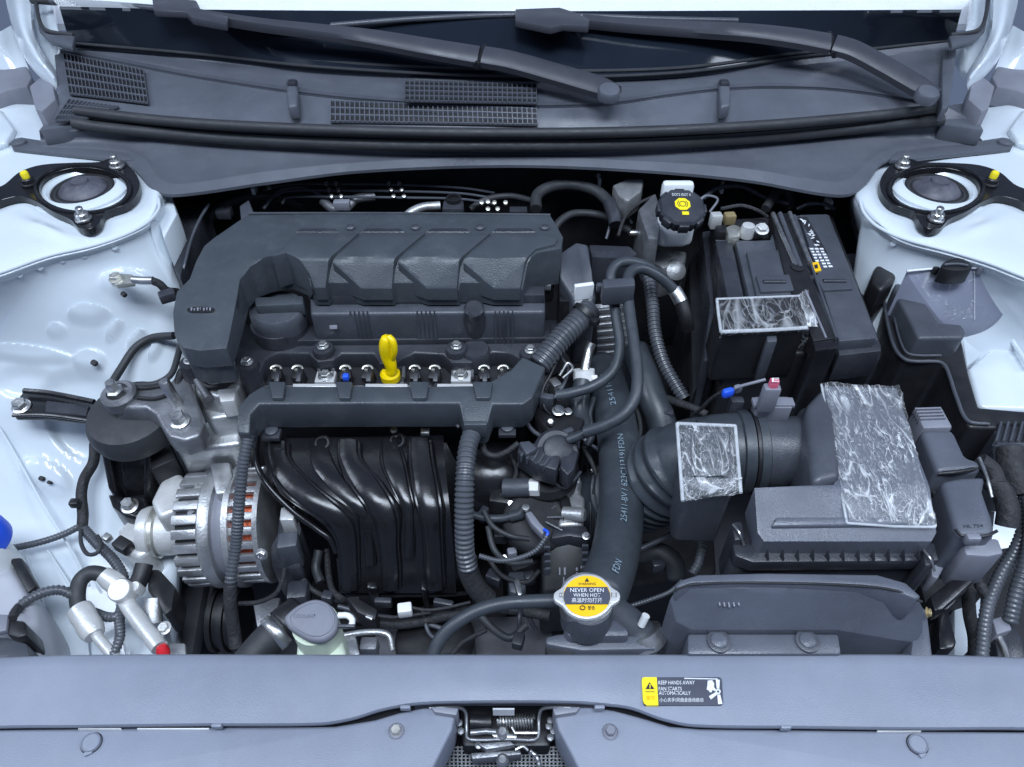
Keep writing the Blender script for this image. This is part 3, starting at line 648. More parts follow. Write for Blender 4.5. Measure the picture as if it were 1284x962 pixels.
# timing-cover castings at the pulley end
mk('timing_casting', prism([(240, 470), (262, 462), (300, 460), (306, 474), (296, 492), (270, 498), (246, 492)], -0.108, -0.2, 0.005, 3), 'alu', eng)
mk('timing_casting', prism([(246, 500), (300, 492), (302, 520), (262, 526)], -0.135, -0.25, 0.005, 3), 'alu', eng)
mk('timing_casting', prism([(218, 560), (236, 545), (262, 524), (300, 520), (304, 556), (244, 564), (226, 566)], -0.165, -0.22, 0.006, 3), 'alu', eng)
mk('timing_slot', tube([(252, 480, -0.105), (264, 486, -0.105), (282, 483, -0.105), (292, 478, -0.105)], 4, seg=8), 'black', eng)
mk('sensor_tab', prism([(272, 488), (296, 486), (294, 502), (276, 504)], -0.104, -0.13, 0.002), 'alupale', eng)
mk('pulley_arch', tube([(228, 520, -0.13), (224, 490, -0.115), (228, 468, -0.108), (236, 462, -0.106), (243, 470, -0.108), (245, 500, -0.12), (252, 530, -0.135)], 6, seg=12), 'black', eng)
mk('timing_edge', tube([(262, 500, -0.108), (244, 470, -0.104), (242, 452, -0.10), (256, 444, -0.098)], 5, seg=10), 'aludark', eng)
mk('side_casting', prism([(628, 660), (700, 600), (742, 600), (742, 680), (640, 720)], -0.24, -0.4, 0.01), 'matt', eng)
mk('gearbox', prism([(640, 430), (880, 430), (900, 720), (640, 760)], -0.36, -0.55, 0.01), 'matt', eng)
mk('sump_side', prism([(330, 640), (640, 640), (640, 780), (400, 790)], -0.40, -0.55, 0.01), 'matt', eng)

# ================================================================== engine cover with the intake elbow
def zc(x, y):
    z = 0.004 if y < 324 else 0.004 - (y - 324) * 0.0007
    if x < 300: z = 0.004 - max(0, (y - 300)) * 0.00018
    elif x < 345: 
        f = (x - 300) / 45; z = z * f + (0.004 - max(0, (y - 300)) * 0.00018) * (1 - f)
    return z
ec = thing('engine_cover', 'dark grey engine cover with chevron panels and an elbow duct around the oil cap', 'engine cover', (480, 330, -0.06))
outline = [(310, 270), (400, 269), (500, 269), (600, 270), (690, 271), (697, 282), (706, 298), (703, 312), (674, 317), (662, 330), (655, 364), (618, 364), (603, 355), (577, 355), (575, 364), (535, 364), (524, 355), (494, 355), (492, 364), (452, 364), (441, 355), (411, 355), (409, 364), (391, 363), (386, 345), (374, 328), (356, 319), (334, 322), (314, 334), (301, 350), (296, 378), (288, 420), (284, 437), (250, 440), (230, 436), (219, 420), (217, 392), (222, 366), (238, 350), (246, 328), (256, 309)]
mk('shell', relief(outline, zc, -0.045, 0.004, 3, 6), 'cover', ec)
for k in range(4):
    o = 82 * k
    pts = [(417 + o - 82, 329), (457 + o - 82, 293), (506 + o - 82, 293), (533 + o - 82, 292), (494 + o - 82, 326), (491 + o - 82, 362), (453 + o - 82, 362)]
    if k == 0: pts = [(341, 322), (374, 293), (424, 293), (450, 292), (412, 326), (408, 361), (394, 361), (388, 343), (376, 326), (358, 317)]
    if k == 3: pts = [(581, 329), (621, 293), (672, 293), (694, 294), (699, 300), (696, 306), (672, 312), (658, 328), (652, 362), (619, 362)]
    mk('chevron_panel', relief(pts, lambda x, y: zc(max(x, 346), y) + 0.0035, -0.035, 0.0015, 2, 6), 'cover', ec)
    r = [(459 + o - 82, 286), (502 + o - 82, 286), (508 + o - 82, 291), (452 + o - 82, 291)]
    mk('recess_bar', prism(r, 0.0052, -0.01, 0.0008, 1), 'plastic', ec)
    mk('clip', lathe([(0.0052, 0), (0.0052, 0.003), (0.004, 0.0042), (0.0034, 0.002), (0, 0.002)], U(440 + 81 * k, 287, 0.004), (0, 0, 1), 20), 'plastic2', ec)
mk('back_flange', tube([(312, 268, 0.002), (500, 268, 0.002), (690, 270, 0.002)], 2, seg=8), 'cover', ec)
# scoop that curls round the filler cap
mk('cap_scoop', solid(strip([[(298, 384, -0.014), (304, 346, -0.008), (322, 328, -0.004), (352, 319, -0.001), (374, 327, -0.002), (388, 346, -0.012), (392, 366, -0.022)],
                             [(304, 392, -0.05), (314, 366, -0.046), (328, 358, -0.044), (352, 353, -0.043), (372, 357, -0.044), (384, 366, -0.046), (388, 374, -0.05)]], 40, 6), 0.002), 'cover', ec)
mk('elbow_side', prism([(222, 420), (284, 424), (286, 438), (248, 441), (230, 437)], -0.026, -0.075, 0.004), 'cover', ec)
bd = mk('badge', prism(smooth_loop([(238, 385), (266, 385), (269, 388), (266, 391), (238, 391), (234, 388)], 24), lambda x, y: zc(x, y) + 0.0012, -0.02, 0.0004, 1), 'black', ec)
z0 = zc(250, 388) + 0.0016
for k, (w_, y0_, y1_) in enumerate(((2.6, 386, 390), (2.2, 387, 390), (2.8, 386, 390), (1.2, 386, 390), (2.6, 386.4, 390), (2.2, 386, 389.6), (2.6, 386, 390))):
    x = 239 + 3.9 * k
    mk('worn_letter', sheet_bm([U(x, y0_, z0), U(x + w_, y0_, z0), U(x + w_ - 0.8, y1_, z0), U(x + 0.4, y1_, z0)], 0.0004, Vector((0, 0, 1))), 'grey', bd)
for i in range(8):
    x = 240 + i * 5.5
    mk('vent_fin', prism([(x, 436), (x + 2.4, 436), (x + 2.4, 441), (x, 441)], -0.045, -0.085, 0.0004, 1), 'plastic', ec)

# ================================================================== oil filler cap
oc = thing('oil_filler_cap', 'round black oil filler cap with a grip bar under the engine cover scoop', 'cap', (350, 395, -0.1))
mk('neck', lathe([(0.033, -0.03), (0.033, 0), (0.030, 0.003), (0, 0.003)], U(350, 402, -0.075), seg=32), 'plastic', oc)
mk('cap', lathe([(0.031, -0.012), (0.032, 0), (0.0315, 0.010), (0.029, 0.013), (0, 0.014)], U(350, 396, -0.067), seg=36), 'plastic2', oc)
mk('grip_bar', prism([(318, 372), (380, 370), (381, 381), (320, 384)], -0.042, -0.06, 0.003), 'cover', oc)

# ================================================================== oil dipstick
ds = thing('oil_dipstick', 'bright yellow oil dipstick handle standing in front of the valve cover', 'dipstick', (489, 472, -0.12))
W = [U(490, 470, -0.105), U(491, 462, -0.095), U(486, 445, -0.078), U(484, 430, -0.060), U(486, 422, -0.052)]
mk('handle', sweep([Vector(p) for p in cr([tuple(v) for v in W], 24)], [0.0065] * 4 + [0.006 + 0.0025 * math.sin(i / 19 * math.pi) for i in range(19)] + [0.0045], 16), 'yellow', ds, 60)
mk('handle_back', sweep([Vector(p) for p in cr([tuple(v) for v in (U(487, 423, -0.052), U(492, 428, -0.055), U(494, 440, -0.068), U(490, 452, -0.084))], 16)], 0.0042, 12), 'yellow', ds, 60)
mk('collar', lathe([(0.0115, -0.008), (0.0115, 0), (0.009, 0.003), (0, 0.003)], U(489, 468, -0.105), seg=24), 'yellow', ds)
mk('tube', lathe([(0.008, -0.1), (0.008, 0), (0, 0)], U(489, 470, -0.112), seg=20), 'steel', ds)

# ================================================================== injector plugs along the rail
wires = {433: 'blue', 607: 'blue', 631: 'warn'}
for i, px in enumerate((346, 373, 433, 461, 520, 545, 607, 631)):
    lab = {346: 'small black coil plug at the pulley end of the row', 373: 'small black coil plug beside the first bolted pad', 433: 'small black coil plug with a blue lock',
           461: 'small black coil plug just before the yellow dipstick', 520: 'small black coil plug just past the yellow dipstick', 545: 'small black coil plug before the second bolted pad',
           607: 'small black coil plug with a blue wire loop', 631: 'small black coil plug with a yellow wire at the end of the row'}[px]
    c = thing('coil_plug', lab, 'plug', (px, 470, -0.12), 'plugs along the ignition coils')
    s = sc(px, 465, -0.105)
    mk('housing', pbox(px, 466, -0.098, 14, 15, 0.022, rz=0.15 * (-1) ** i, tilt=0.25, bev=0.002), 'black', c)
    mk('latch', pbox(px + 1, 472, -0.094, 6, 12, 0.006, tilt=0.35, bev=0.001), 'plastic', c)
    mk('wire_clip', sweep([Vector(p) for p in cr([tuple(U(px - 6.5, 463, -0.096)), tuple(U(px - 5, 460, -0.0945)), tuple(U(px, 458.5, -0.094)), tuple(U(px + 5, 460, -0.0945)), tuple(U(px + 6.5, 463, -0.096))], 14)], 0.0014, 8), 'zinc', c)
    mk('pin', pbox(px - 2, 463, -0.0955, 4, 3, 0.004, bev=0.0005), 'zinc', c)
    mk('wire', tube([(px, 472, -0.098), (px + 2, 479, -0.1), (px + 1, 486, -0.104)], 2.2, seg=8), wires.get(px, 'tape'), c)
    if px == 433: mk('lock', pbox(px, 470, -0.088, 8, 8, 0.008, bev=0.002), 'blue', c)

# ================================================================== harness channel across the front of the head
hc = thing('harness_channel', 'long dark plastic wiring channel bolted above the intake manifold', 'wiring channel', (480, 500, -0.12))
ch = [(297, 524), (300, 508), (312, 494), (328, 484), (420, 484), (520, 484), (606, 483), (640, 464), (655, 447), (684, 460), (668, 498), (656, 507), (618, 507), (612, 530), (608, 534), (584, 534), (581, 528), (576, 506), (450, 506), (325, 507), (314, 520), (313, 544), (298, 544)]
mk('channel', prism(ch, lambda x, y: -0.078 if y < 512 else -0.078 - (y - 512) * 0.0004, -0.116, 0.0035, 3), 'cover', hc)
for x0, x1 in ((336, 358), (420, 442), (512, 538), (592, 618)):
    mk('raised_pad', prism([(x0, 478), (x1, 478), (x1 - 3, 499), (x0 + 5, 499)], -0.072, -0.09, 0.002), 'cover', hc)
mk('lower_rail', tube([(318, 530, -0.112), (450, 529, -0.112), (566, 529, -0.112), (576, 536, -0.114)], 2.2, seg=8), 'plastic', hc)
for px, py in ((341, 541), (636, 537)):
    tb = mk('fixing_tab', pbox(px, py, -0.118, 22, 22, 0.006, bev=0.001), 'plastic', hc)
    mk('nut', lathe([(0.007, 0), (0.007, 0.003), (0.005, 0.004), (0, 0.004)], U(px, py, -0.118), seg=20), 'plastic2', tb)
mk('mouth', pbox(596, 530, -0.079, 30, 8, 0.02, bev=0.002), 'cover', hc)
mk('label_dot', lathe([(0.004, 0), (0.004, 0.002), (0, 0.002)], U(494, 540, -0.128), seg=16), 'steel', hc)
mk('metal_clip', pbox(533, 540, -0.126, 11, 8, 0.006, bev=0.001), 'steel', hc)

# ================================================================== intake manifold with four runners
im = thing('intake_manifold', 'glossy black plastic intake manifold with four curved runners', 'intake manifold', (480, 740, -0.36))
mk('plenum', prism([(335, 560), (560, 548), (585, 600), (590, 730), (432, 748), (418, 690), (372, 640), (332, 600)], lambda x, y: -0.175 - max(0, (y - 560)) * 0.0008, -0.42, 0.006, 3), 'gloss', im)
L_ = [(330, 550, -0.140), (330, 570, -0.144), (340, 600, -0.150), (366, 630, -0.159), (402, 655, -0.174), (420, 678, -0.197), (424, 705, -0.224), (425, 744, -0.262)]
R_ = [(556, 546, -0.146), (557, 570, -0.150), (560, 600, -0.156), (563, 630, -0.165), (566, 655, -0.180), (568, 678, -0.203), (570, 705, -0.230), (572, 744, -0.266)]
mk('runner_web', strip([[tuple(a + (b - a) * t for a, b in zip(p, q)) for t in (0, .2, .4, .6, .8, 1)] for p, q in zip(L_, R_)], 60, 50, True), 'gloss', im)
def runner(pts, wpx, name='runner', h=0.016, m='gloss'):
    """rounded-top ribbon along (px, py, z) with half width in pixels, a raised centre band and edge beads"""
    n = 44; C = cr([tuple(U(*p[:3])) + (p[3] * sc(*p[:3]),) for p in pts], n); bm = bmesh.new(); rings = []
    prof = [(-1.12, -0.4), (-1.05, 0.0), (-1.0, 0.25), (-0.9, 0.42), (-0.78, 0.42), (-0.72, 0.55), (-0.66, 0.84), (-0.45, 0.92), (0, 1.0), (0.45, 0.92), (0.66, 0.84), (0.72, 0.55), (0.78, 0.42), (0.9, 0.42), (1.0, 0.25), (1.05, 0.0), (1.12, -0.4)]
    for i, p in enumerate(C):
        a = Vector(C[max(0, i - 1)][:3]); b = Vector(C[min(n - 1, i + 1)][:3]); t = (b - a).normalized()
        s = Vector((1, 0, 0)); nn = t.cross(s).normalized()
        if nn.dot(Vector((0, -1, 1))) < 0: nn = -nn
        c = Vector(p[:3]); w_ = p[3]
        rings.append([bm.verts.new(c + s * x * w_ + nn * (y - 1) * h) for x, y in prof])
    for a, b in zip(rings, rings[1:]):
        for k in range(len(prof) - 1): bm.faces.new((a[k], a[k + 1], b[k + 1], b[k]))
    return mk(name, bm, m, im, 28)
runner([(346, 552, -0.130, 15), (347, 570, -0.135, 16), (365, 600, -0.141, 25), (395, 630, -0.150, 29), (424, 655, -0.165, 22), (434, 678, -0.188, 16), (437, 705, -0.215, 13.5), (438, 742, -0.252, 14)], 18, h=0.012)
runner([(398, 550, -0.140, 15), (404, 580, -0.144, 20), (424, 610, -0.151, 19), (449, 640, -0.164, 13), (460, 665, -0.185, 8), (464, 710, -0.22, 7)], 16, h=0.008)
runner([(436, 550, -0.130, 15), (437, 570, -0.135, 16), (455, 600, -0.141, 23), (473, 630, -0.150, 22), (483, 655, -0.165, 18), (487, 690, -0.200, 13.5), (489, 715, -0.225, 13.5), (489, 742, -0.252, 14)], 18, h=0.012)
runner([(488, 550, -0.140, 13), (493, 580, -0.144, 17), (502, 610, -0.151, 13), (511, 640, -0.164, 9), (513, 700, -0.21, 6)], 16, h=0.008)
runner([(526, 548, -0.130, 15), (527, 570, -0.135, 17), (533, 610, -0.143, 18), (538, 640, -0.154, 17), (541, 665, -0.172, 14), (543, 700, -0.208, 13.5), (545, 742, -0.252, 14)], 18, h=0.012)
mk('runner_edge', tube([(322, 548, -0.145), (322, 580, -0.150), (334, 606, -0.158), (366, 640, -0.175), (398, 664, -0.192), (414, 676, -0.2), (422, 692, -0.215)], 4, seg=10), 'gloss', im)
mk('lower_flange', tube([(424, 700, -0.25), (430, 738, -0.272), (440, 745, -0.274), (500, 746, -0.274), (560, 746, -0.274), (586, 744, -0.272)], 3, seg=8), 'gloss', im)
for px, py in ((404, 556), (498, 553)):
    mk('boss', lathe([(0.010, -0.03), (0.010, 0), (0.008, 0.002), (0.006, 0.002), (0.006, -0.01), (0, -0.01)], U(px, py, -0.142), (0, -0.4, 1), 20), 'gloss', im)
mk('rib_foot', prism([(458, 722), (470, 720), (474, 738), (460, 738)], -0.25, -0.3, 0.003), 'gloss', im)
mk('rib_foot', prism([(525, 718), (534, 722), (536, 740), (528, 740)], -0.25, -0.3, 0.003), 'gloss', im)
mk('outlet_drum', lathe([(0.044, -0.03), (0.046, 0.0), (0.044, 0.03), (0.038, 0.04), (0, 0.04)], U(612, 600, -0.205), (1, 0, 0), 32), 'gloss', im)

# ================================================================== conduits on the engine
one('ribbed_conduit', tube([(597, 532, -0.095), (587, 560, -0.098), (583, 600, -0.110), (582, 650, -0.140), (583, 690, -0.170), (587, 712, -0.19)], 12.5, 0.13, 0.0052), 'conduit', 'thick ribbed grey conduit hanging down beside the intake runners', 'conduit')
one('taped_harness', tube([(585, 700, -0.182), (588, 718, -0.2), (598, 738, -0.22), (612, 752, -0.235)], 13), 'tape', 'black taped harness end below the thick ribbed conduit', 'harness')
one('ribbed_conduit', tube([(740, 388, -0.058), (724, 404, -0.062), (704, 424, -0.070), (686, 446, -0.080), (676, 458, -0.086)], 15.5, 0.12, 0.0052), 'conduit', 'slanting ribbed conduit from the black plastic tower to the wiring channel', 'conduit')
one('ribbed_conduit', tube([(312, 546, -0.10), (305, 580, -0.118), (300, 630, -0.150), (296, 680, -0.188), (290, 720, -0.21), (289, 735, -0.22)], 7.5, 0.14, 0.004), 'conduit', 'thin ribbed conduit running down over the alternator', 'conduit')
one('taped_harness', tube([(289, 730, -0.217), (289, 760, -0.24), (294, 795, -0.27), (296, 812, -0.28)], 8), 'tape', 'taped harness tail below the alternator conduit', 'harness')
one('ribbed_conduit', tube([(601, 697, -0.17), (625, 703, -0.172), (650, 700, -0.172), (672, 690, -0.165), (686, 672, -0.155)], 3.6, 0.18, 0.003, 10), 'conduit', 'thin ribbed lead looping from the thick conduit to a blue-wired plug', 'conduit')
# ================================================================== engine mount, pulley end
mt = thing('engine_mount', 'black engine mount with a rounded rubber cap and glossy bracket', 'engine mount', (162, 640, -0.28))
mk('rubber_cap', lathe([(0.049, -0.032), (0.051, -0.022), (0.050, -0.012), (0.046, -0.004), (0.036, 0.0), (0, 0.002)], U(160, 514, -0.128), (0, -0.08, 1), 44), 'rubber', mt)
mk('bracket', prism([(122, 545), (138, 552), (160, 556), (182, 552), (196, 545), (190, 600), (176, 612), (150, 612), (134, 604)], lambda x, y: -0.168 - max(0, (y - 552)) * 0.0010, -0.30, 0.006, 3), 'gloss', mt)
mk('bracket_web', prism([(178, 556), (190, 552), (188, 610), (178, 622)], lambda x, y: -0.16 - max(0, (y - 552)) * 0.0010, -0.29, 0.004, 3), 'gloss', mt)
mk('bracket_web', prism([(122, 552), (134, 560), (146, 622), (134, 612)], lambda x, y: -0.16 - max(0, (y - 552)) * 0.0010, -0.29, 0.004, 3), 'gloss', mt)
mk('bracket_rib', prism([(147, 566), (152, 566), (158, 618), (154, 618)], lambda x, y: -0.168 - max(0, (y - 552)) * 0.0010, -0.29, 0.002), 'gloss', mt)
mk('foot', prism([(134, 618), (156, 622), (182, 618), (186, 636), (170, 650), (156, 646), (140, 634)], -0.235, -0.30, 0.004, 3), 'gloss', mt)
bolt(163, 635, -0.233, 8, mt, h=0.009)
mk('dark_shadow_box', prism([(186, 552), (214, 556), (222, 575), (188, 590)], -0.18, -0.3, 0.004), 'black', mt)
mb = thing('mount_bracket', 'dark cast bracket bolted across the rubber engine mount cap', 'bracket', (190, 510, -0.14))
mk('casting', prism([(128, 492), (134, 482), (150, 477), (190, 482), (214, 478), (222, 466), (236, 466), (246, 500), (256, 530), (250, 546), (230, 553), (212, 548), (203, 536), (194, 519), (182, 511), (142, 511)], -0.108, -0.135, 0.004, 3), 'aludark', mb)
mk('slot', tube([(152, 485, -0.106), (180, 487, -0.106), (208, 483, -0.106)], 2.4, seg=8), 'matt', mb)
mk('slot', tube([(172, 499, -0.106), (194, 500, -0.106), (214, 494, -0.106)], 2.6, seg=8), 'matt', mb)
mk('ear', lathe([(0.019, -0.01), (0.019, 0.004), (0.016, 0.007), (0.012, 0.007), (0.012, 0.0), (0, 0)], U(150, 496, -0.106), (0, -0.1, 1), 28), 'aludark', mb)
mk('stud', lathe([(0.0095, 0), (0.0095, 0.010), (0.006, 0.011), (0.006, 0.022), (0.005, 0.0235), (0, 0.0235)], U(148, 496, -0.106), (0, -0.1, 1), 6), 'steel', mb, 30)
bolt(226, 528, -0.106, 9, mb, h=0.010)
mk('stud', lathe([(0.006, 0), (0.006, 0.036), (0.0045, 0.038), (0, 0.038)], U(224, 508, -0.11), (-0.12, 0.0, 1), 14), 'steel', mb)
ma = thing('steel_stay', 'narrow black steel arm bolted to the white wing', 'bracket', (65, 512, -0.18))
mk('channel', prism([(30, 489), (60, 492), (118, 504), (116, 528), (60, 522), (18, 522), (14, 512), (22, 500)], -0.150, -0.158, 0.002), 'gloss', ma)
mk('lip', tube([(30, 490, -0.144), (62, 493, -0.144), (118, 504, -0.142)], 3.4, seg=8), 'gloss', ma)
mk('lip', tube([(16, 521, -0.146), (60, 521, -0.146), (114, 528, -0.146)], 2.4, seg=8), 'gloss', ma)
mk('stamped_plate', prism([(58, 502), (110, 508), (108, 521), (56, 517)], -0.1475, -0.156, 0.001, 1), 'plastic', ma)
bolt(27, 510, -0.149, 8.5, ma, h=0.008)
one('foam_gasket', tube([(218, 421, -0.105), (190, 424, -0.112), (170, 436, -0.118), (152, 462, -0.128), (140, 482, -0.134), (134, 496, -0.14)], 5), 'rubber', 'black rubber edging strip curving over the white wing to the engine mount', 'trim')
one('edge_strip', tube([(226, 432, -0.10), (222, 450, -0.102), (214, 470, -0.106), (196, 481, -0.108), (172, 483, -0.11), (152, 483, -0.11)], 4), 'rubber', 'short rubber edging between the engine mount bracket and engine', 'trim')
# earth lead on the wing
el = thing('earth_lead', 'earth cable lug screwed to a dimple in the white wing', 'cable lug', (160, 352, -0.05))
mk('lug', prism([(136, 344), (146, 342), (166, 344), (168, 354), (146, 357), (138, 354)], -0.030, -0.036, 0.0008), 'zinc', el)
mk('barrel', sweep([U(167, 351, -0.030), U(178, 352, -0.030), U(192, 352, -0.030)], 0.0048, 14), 'steel', el)
mk('screw', bolt_bm(U(146, 350, -0.030), 0.0062), 'zinc', el, 30)
mk('cable', tube([(190, 352, -0.030), (200, 356, -0.036), (208, 364, -0.045), (222, 366, -0.06)], 5), 'tape', el)
mk('clip', pbox(208, 366, -0.036, 20, 14, 0.012, rz=0.5, bev=0.002), 'plastic', el)

# ================================================================== alternator
al = thing('alternator', 'cast aluminium alternator with slotted housing showing copper windings', 'alternator', (300, 700, -0.40))
A0, A1 = U(236, 662, -0.262), U(352, 655, -0.258); ax = (A1 - A0).normalized(); Lx = (A1 - A0).length
def alo(prof, name, m, seg=48, par=al): return mk(name, lathe([(r, h * Lx) for r, h in prof], A0, ax, seg), m, par, 35)
alo([(0.020, -0.28), (0.024, -0.02), (0.026, 0.02), (0.050, 0.06), (0.058, 0.10)], 'front_nose', 'alu')
alo([(0.070, 0.34), (0.072, 0.36), (0.072, 0.42), (0.069, 0.46), (0.062, 0.46)], 'front_flange', 'alu')
alo([(0.0615, 0.10), (0.063, 0.38)], 'front_core', 'matt')
alo([(0.061, 0.40), (0.061, 0.62)], 'stator', 'grey')
alo([(0.0585, 0.60), (0.0585, 0.92)], 'winding', 'copper')
alo([(0.068, 0.58), (0.073, 0.60), (0.073, 0.66), (0.068, 0.67)], 'rear_flange', 'alu')
alo([(0.062, 0.90), (0.070, 0.90), (0.070, 0.95), (0.060, 0.99), (0, 1.0)], 'rear_plate', 'alu')
x_, y_, a_ = frame(ax)
for k in range(26):
    t = 2 * math.pi * k / 26
    d = x_ * math.cos(t) + y_ * math.sin(t); tn = ax.cross(d)
    M = Matrix((ax, tn, d)).transposed().to_4x4()
    mk('housing_bar', obox(A0 + ax * Lx * 0.78 + d * 0.065, Lx * 0.26, 0.0092, 0.007, bev=0.0015, M=M), 'alu', al)
    mk('front_bar', obox(A0 + ax * Lx * 0.22 + d * 0.065, Lx * 0.27, 0.0112, 0.008, bev=0.0015, M=M), 'alu', al)
mk('mounting_arm', prism([(262, 580), (288, 578), (292, 596), (282, 618), (270, 620), (266, 600)], -0.185, -0.27, 0.004), 'alu', al)
mk('mounting_arm', prism([(236, 620), (256, 590), (264, 582), (272, 590), (246, 640), (232, 650)], -0.2, -0.26, 0.004), 'aludark', al)
bolt(250, 612, -0.198, 5, al)
bolt(328, 695, -0.196, 6, al, ax=(0, -1, 0.6))
rg = mk('regulator', prism([(350, 640), (372, 636), (378, 662), (374, 690), (378, 712), (340, 712), (338, 684), (346, 672)], lambda x, y: -0.19 - max(0, y - 640) * 0.0006, -0.30, 0.004), 'plastic', al)
mk('regulator_lid', prism([(352, 636), (370, 634), (368, 652), (350, 652)], -0.182, -0.22, 0.002), 'alupale', rg)
mk('rear_cover', prism([(348, 668), (374, 664), (372, 684), (346, 688)], -0.196, -0.24, 0.003), 'plastic2', rg)
mk('plug', pbox(372, 738, -0.25, 26, 26, 0.03, rz=0.1, bev=0.004), 'plastic', al)
mk('lead', tube([(357, 712, -0.23), (354, 728, -0.24), (346, 744, -0.25), (325, 755, -0.26), (300, 757, -0.265)], 3, seg=8), 'tape', al)
# tensioner barrel in front of the pulley end
tb = thing('tensioner_housing', 'smooth cast aluminium barrel in line with the alternator nose', 'housing', (205, 680, -0.32))
B0, B1 = U(188, 668, -0.258), U(250, 664, -0.258); ax2 = (B1 - B0).normalized()
mk('barrel', lathe([(0.0, -0.006), (0.029, -0.006), (0.031, 0.0), (0.031, 0.006), (0.028, 0.008), (0.028, 0.042), (0.034, 0.044), (0.035, 0.05), (0.035, 0.058), (0.030, 0.062), (0, 0.062)], B0, ax2, 40), 'alupale', tb)
mk('ring', lathe([(0.0285, 0.006), (0.0305, 0.008), (0.0305, 0.013), (0.0285, 0.015)], B0, ax2, 40), 'zinc', tb)
mk('flange', prism([(146, 664), (164, 648), (186, 640), (190, 690), (172, 700), (150, 690)], -0.252, -0.31, 0.006, 3), 'alupale', tb)
mk('shield', prism([(188, 628), (204, 596), (222, 590), (234, 600), (222, 640), (198, 650)], -0.205, -0.24, 0.006, 3), 'alupale', tb)
mk('plug', pbox(152, 680, -0.238, 22, 16, 0.014, rz=-0.5, bev=0.002), 'black', tb)
mk('plug_clip', pbox(133, 672, -0.240, 10, 9, 0.008, rz=-0.5, bev=0.001), 'steel', tb)

# ================================================================== harness on the wing
hw = thing('wing_harness', 'taped wiring harness branching down the white wing beside the engine mount', 'harness', (105, 665, -0.3))
mk('trunk', tube([(119, 556, -0.205), (117, 580, -0.212), (106, 600, -0.222), (102, 620, -0.232), (104, 645, -0.246), (103, 662, -0.255)], 6.5), 'tape', hw)
mk('branch', tube([(100, 660, -0.252), (80, 670, -0.256), (50, 680, -0.258), (10, 688, -0.258), (-30, 690, -0.256)], 4.5, 0.1, 0.004, 12), 'conduit', hw)
mk('branch', tube([(104, 662, -0.255), (122, 682, -0.258), (142, 702, -0.262), (154, 722, -0.266), (157, 742, -0.27)], 6.5, 0.16, 0.0042), 'conduit', hw)
mk('loop', tube([(101, 664, -0.25), (102, 682, -0.252), (110, 695, -0.254), (122, 693, -0.25), (126, 680, -0.248), (122, 672, -0.25)], 2.6, seg=8), 'rubber', hw)
mk('clip', pbox(92, 628, -0.225, 12, 10, 0.01, bev=0.002), 'black', hw)
# air-conditioning lines
ac = thing('air_conditioning_pipe', 'bare aluminium refrigerant pipe with a capped service block and red plug', 'pipe', (170, 790, -0.34))
mk('pipe', tube([(140, 732, -0.245), (152, 744, -0.245), (164, 764, -0.245), (180, 786, -0.246), (200, 812, -0.248)], 10, seg=20), 'alupale', ac)
mk('service_cap', lathe([(0.0125, -0.01), (0.0125, 0.008), (0.011, 0.010), (0, 0.0105)], U(154, 742, -0.235), (0, -0.3, 1), 28), 'alupale', ac)
mk('red_plug', lathe([(0.006, 0), (0.0068, 0.005), (0.005, 0.011), (0.0, 0.012)], U(206, 822, -0.246), (-0.2, 0.6, 1), 20), 'red', ac)
mk('bracket', prism([(206, 806), (232, 806), (234, 828), (206, 828)], -0.26, -0.27, 0.002), 'alu', ac)
mk('union', lathe([(0.011, -0.012), (0.0115, 0), (0.009, 0.01), (0, 0.01)], U(138, 727, -0.238), (-1, 0.5, 0.6), 24), 'alupale', ac)
bolt(206, 788, -0.25, 6.5, ac, 'alupale')
ah = thing('air_conditioning_hose', 'fat black refrigerant hose bent into a hook with an aluminium crimp', 'hose', (105, 775, -0.34))
mk('hose', tube([(138, 726, -0.240), (126, 720, -0.236), (112, 719, -0.234), (101, 728, -0.236), (97, 744, -0.240), (98, 758, -0.245), (102, 770, -0.25)], 9.5, seg=20), 'rubber', ah)
mk('crimp', sweep([U(*p) for p in ((100, 764, -0.245), (104, 771, -0.246), (108, 778, -0.248), (112, 785, -0.25), (116, 792, -0.252), (119, 797, -0.253))], [0.0125, 0.0132, 0.0125, 0.0132, 0.0125, 0.0105], 24), 'alupale', ah)
mk('pipe', tube([(117, 792, -0.252), (128, 806, -0.254), (140, 820, -0.256), (152, 835, -0.258)], 6.8, seg=16), 'alupale', ah)
ps = thing('pressure_switch', 'black pressure switch plug on a small silver valve beside the refrigerant pipe', 'switch', (192, 760, -0.33))
mk('body', sweep([U(172, 733, -0.245), U(177, 722, -0.24), U(181, 708, -0.236)], 0.0095, 20), 'black', ps)
mk('plug', prism([(184, 714), (198, 712), (220, 736), (216, 764), (206, 772), (196, 752), (184, 740)], -0.245, -0.29, 0.004), 'black', ps)
mk('valve', sweep([U(192, 782, -0.262), U(192, 766, -0.256), U(193, 752, -0.252)], 0.0095, 20), 'alu', ps)
mk('valve_cap', lathe([(0.006, -0.008), (0.006, 0.006), (0.005, 0.008), (0, 0.008)], U(172, 738, -0.24), (0, -0.2, 1), 20), 'alupale', ps)
one('ribbed_conduit', tube([(118, 768, -0.262), (136, 774, -0.258), (148, 772, -0.256), (154, 752, -0.262), (150, 778, -0.255), (150, 800, -0.255), (140, 826, -0.255)], 6, 0.15, 0.004), 'conduit', 'short black ribbed conduit between the refrigerant hose and pipe', 'conduit')
one('ribbed_conduit', tube([(14, 776, -0.235), (30, 756, -0.232), (52, 744, -0.230), (74, 740, -0.232), (92, 746, -0.238)], 6.5, 0.14, 0.0042), 'conduit', 'black ribbed conduit arching from the corner plug to the refrigerant hose', 'conduit')
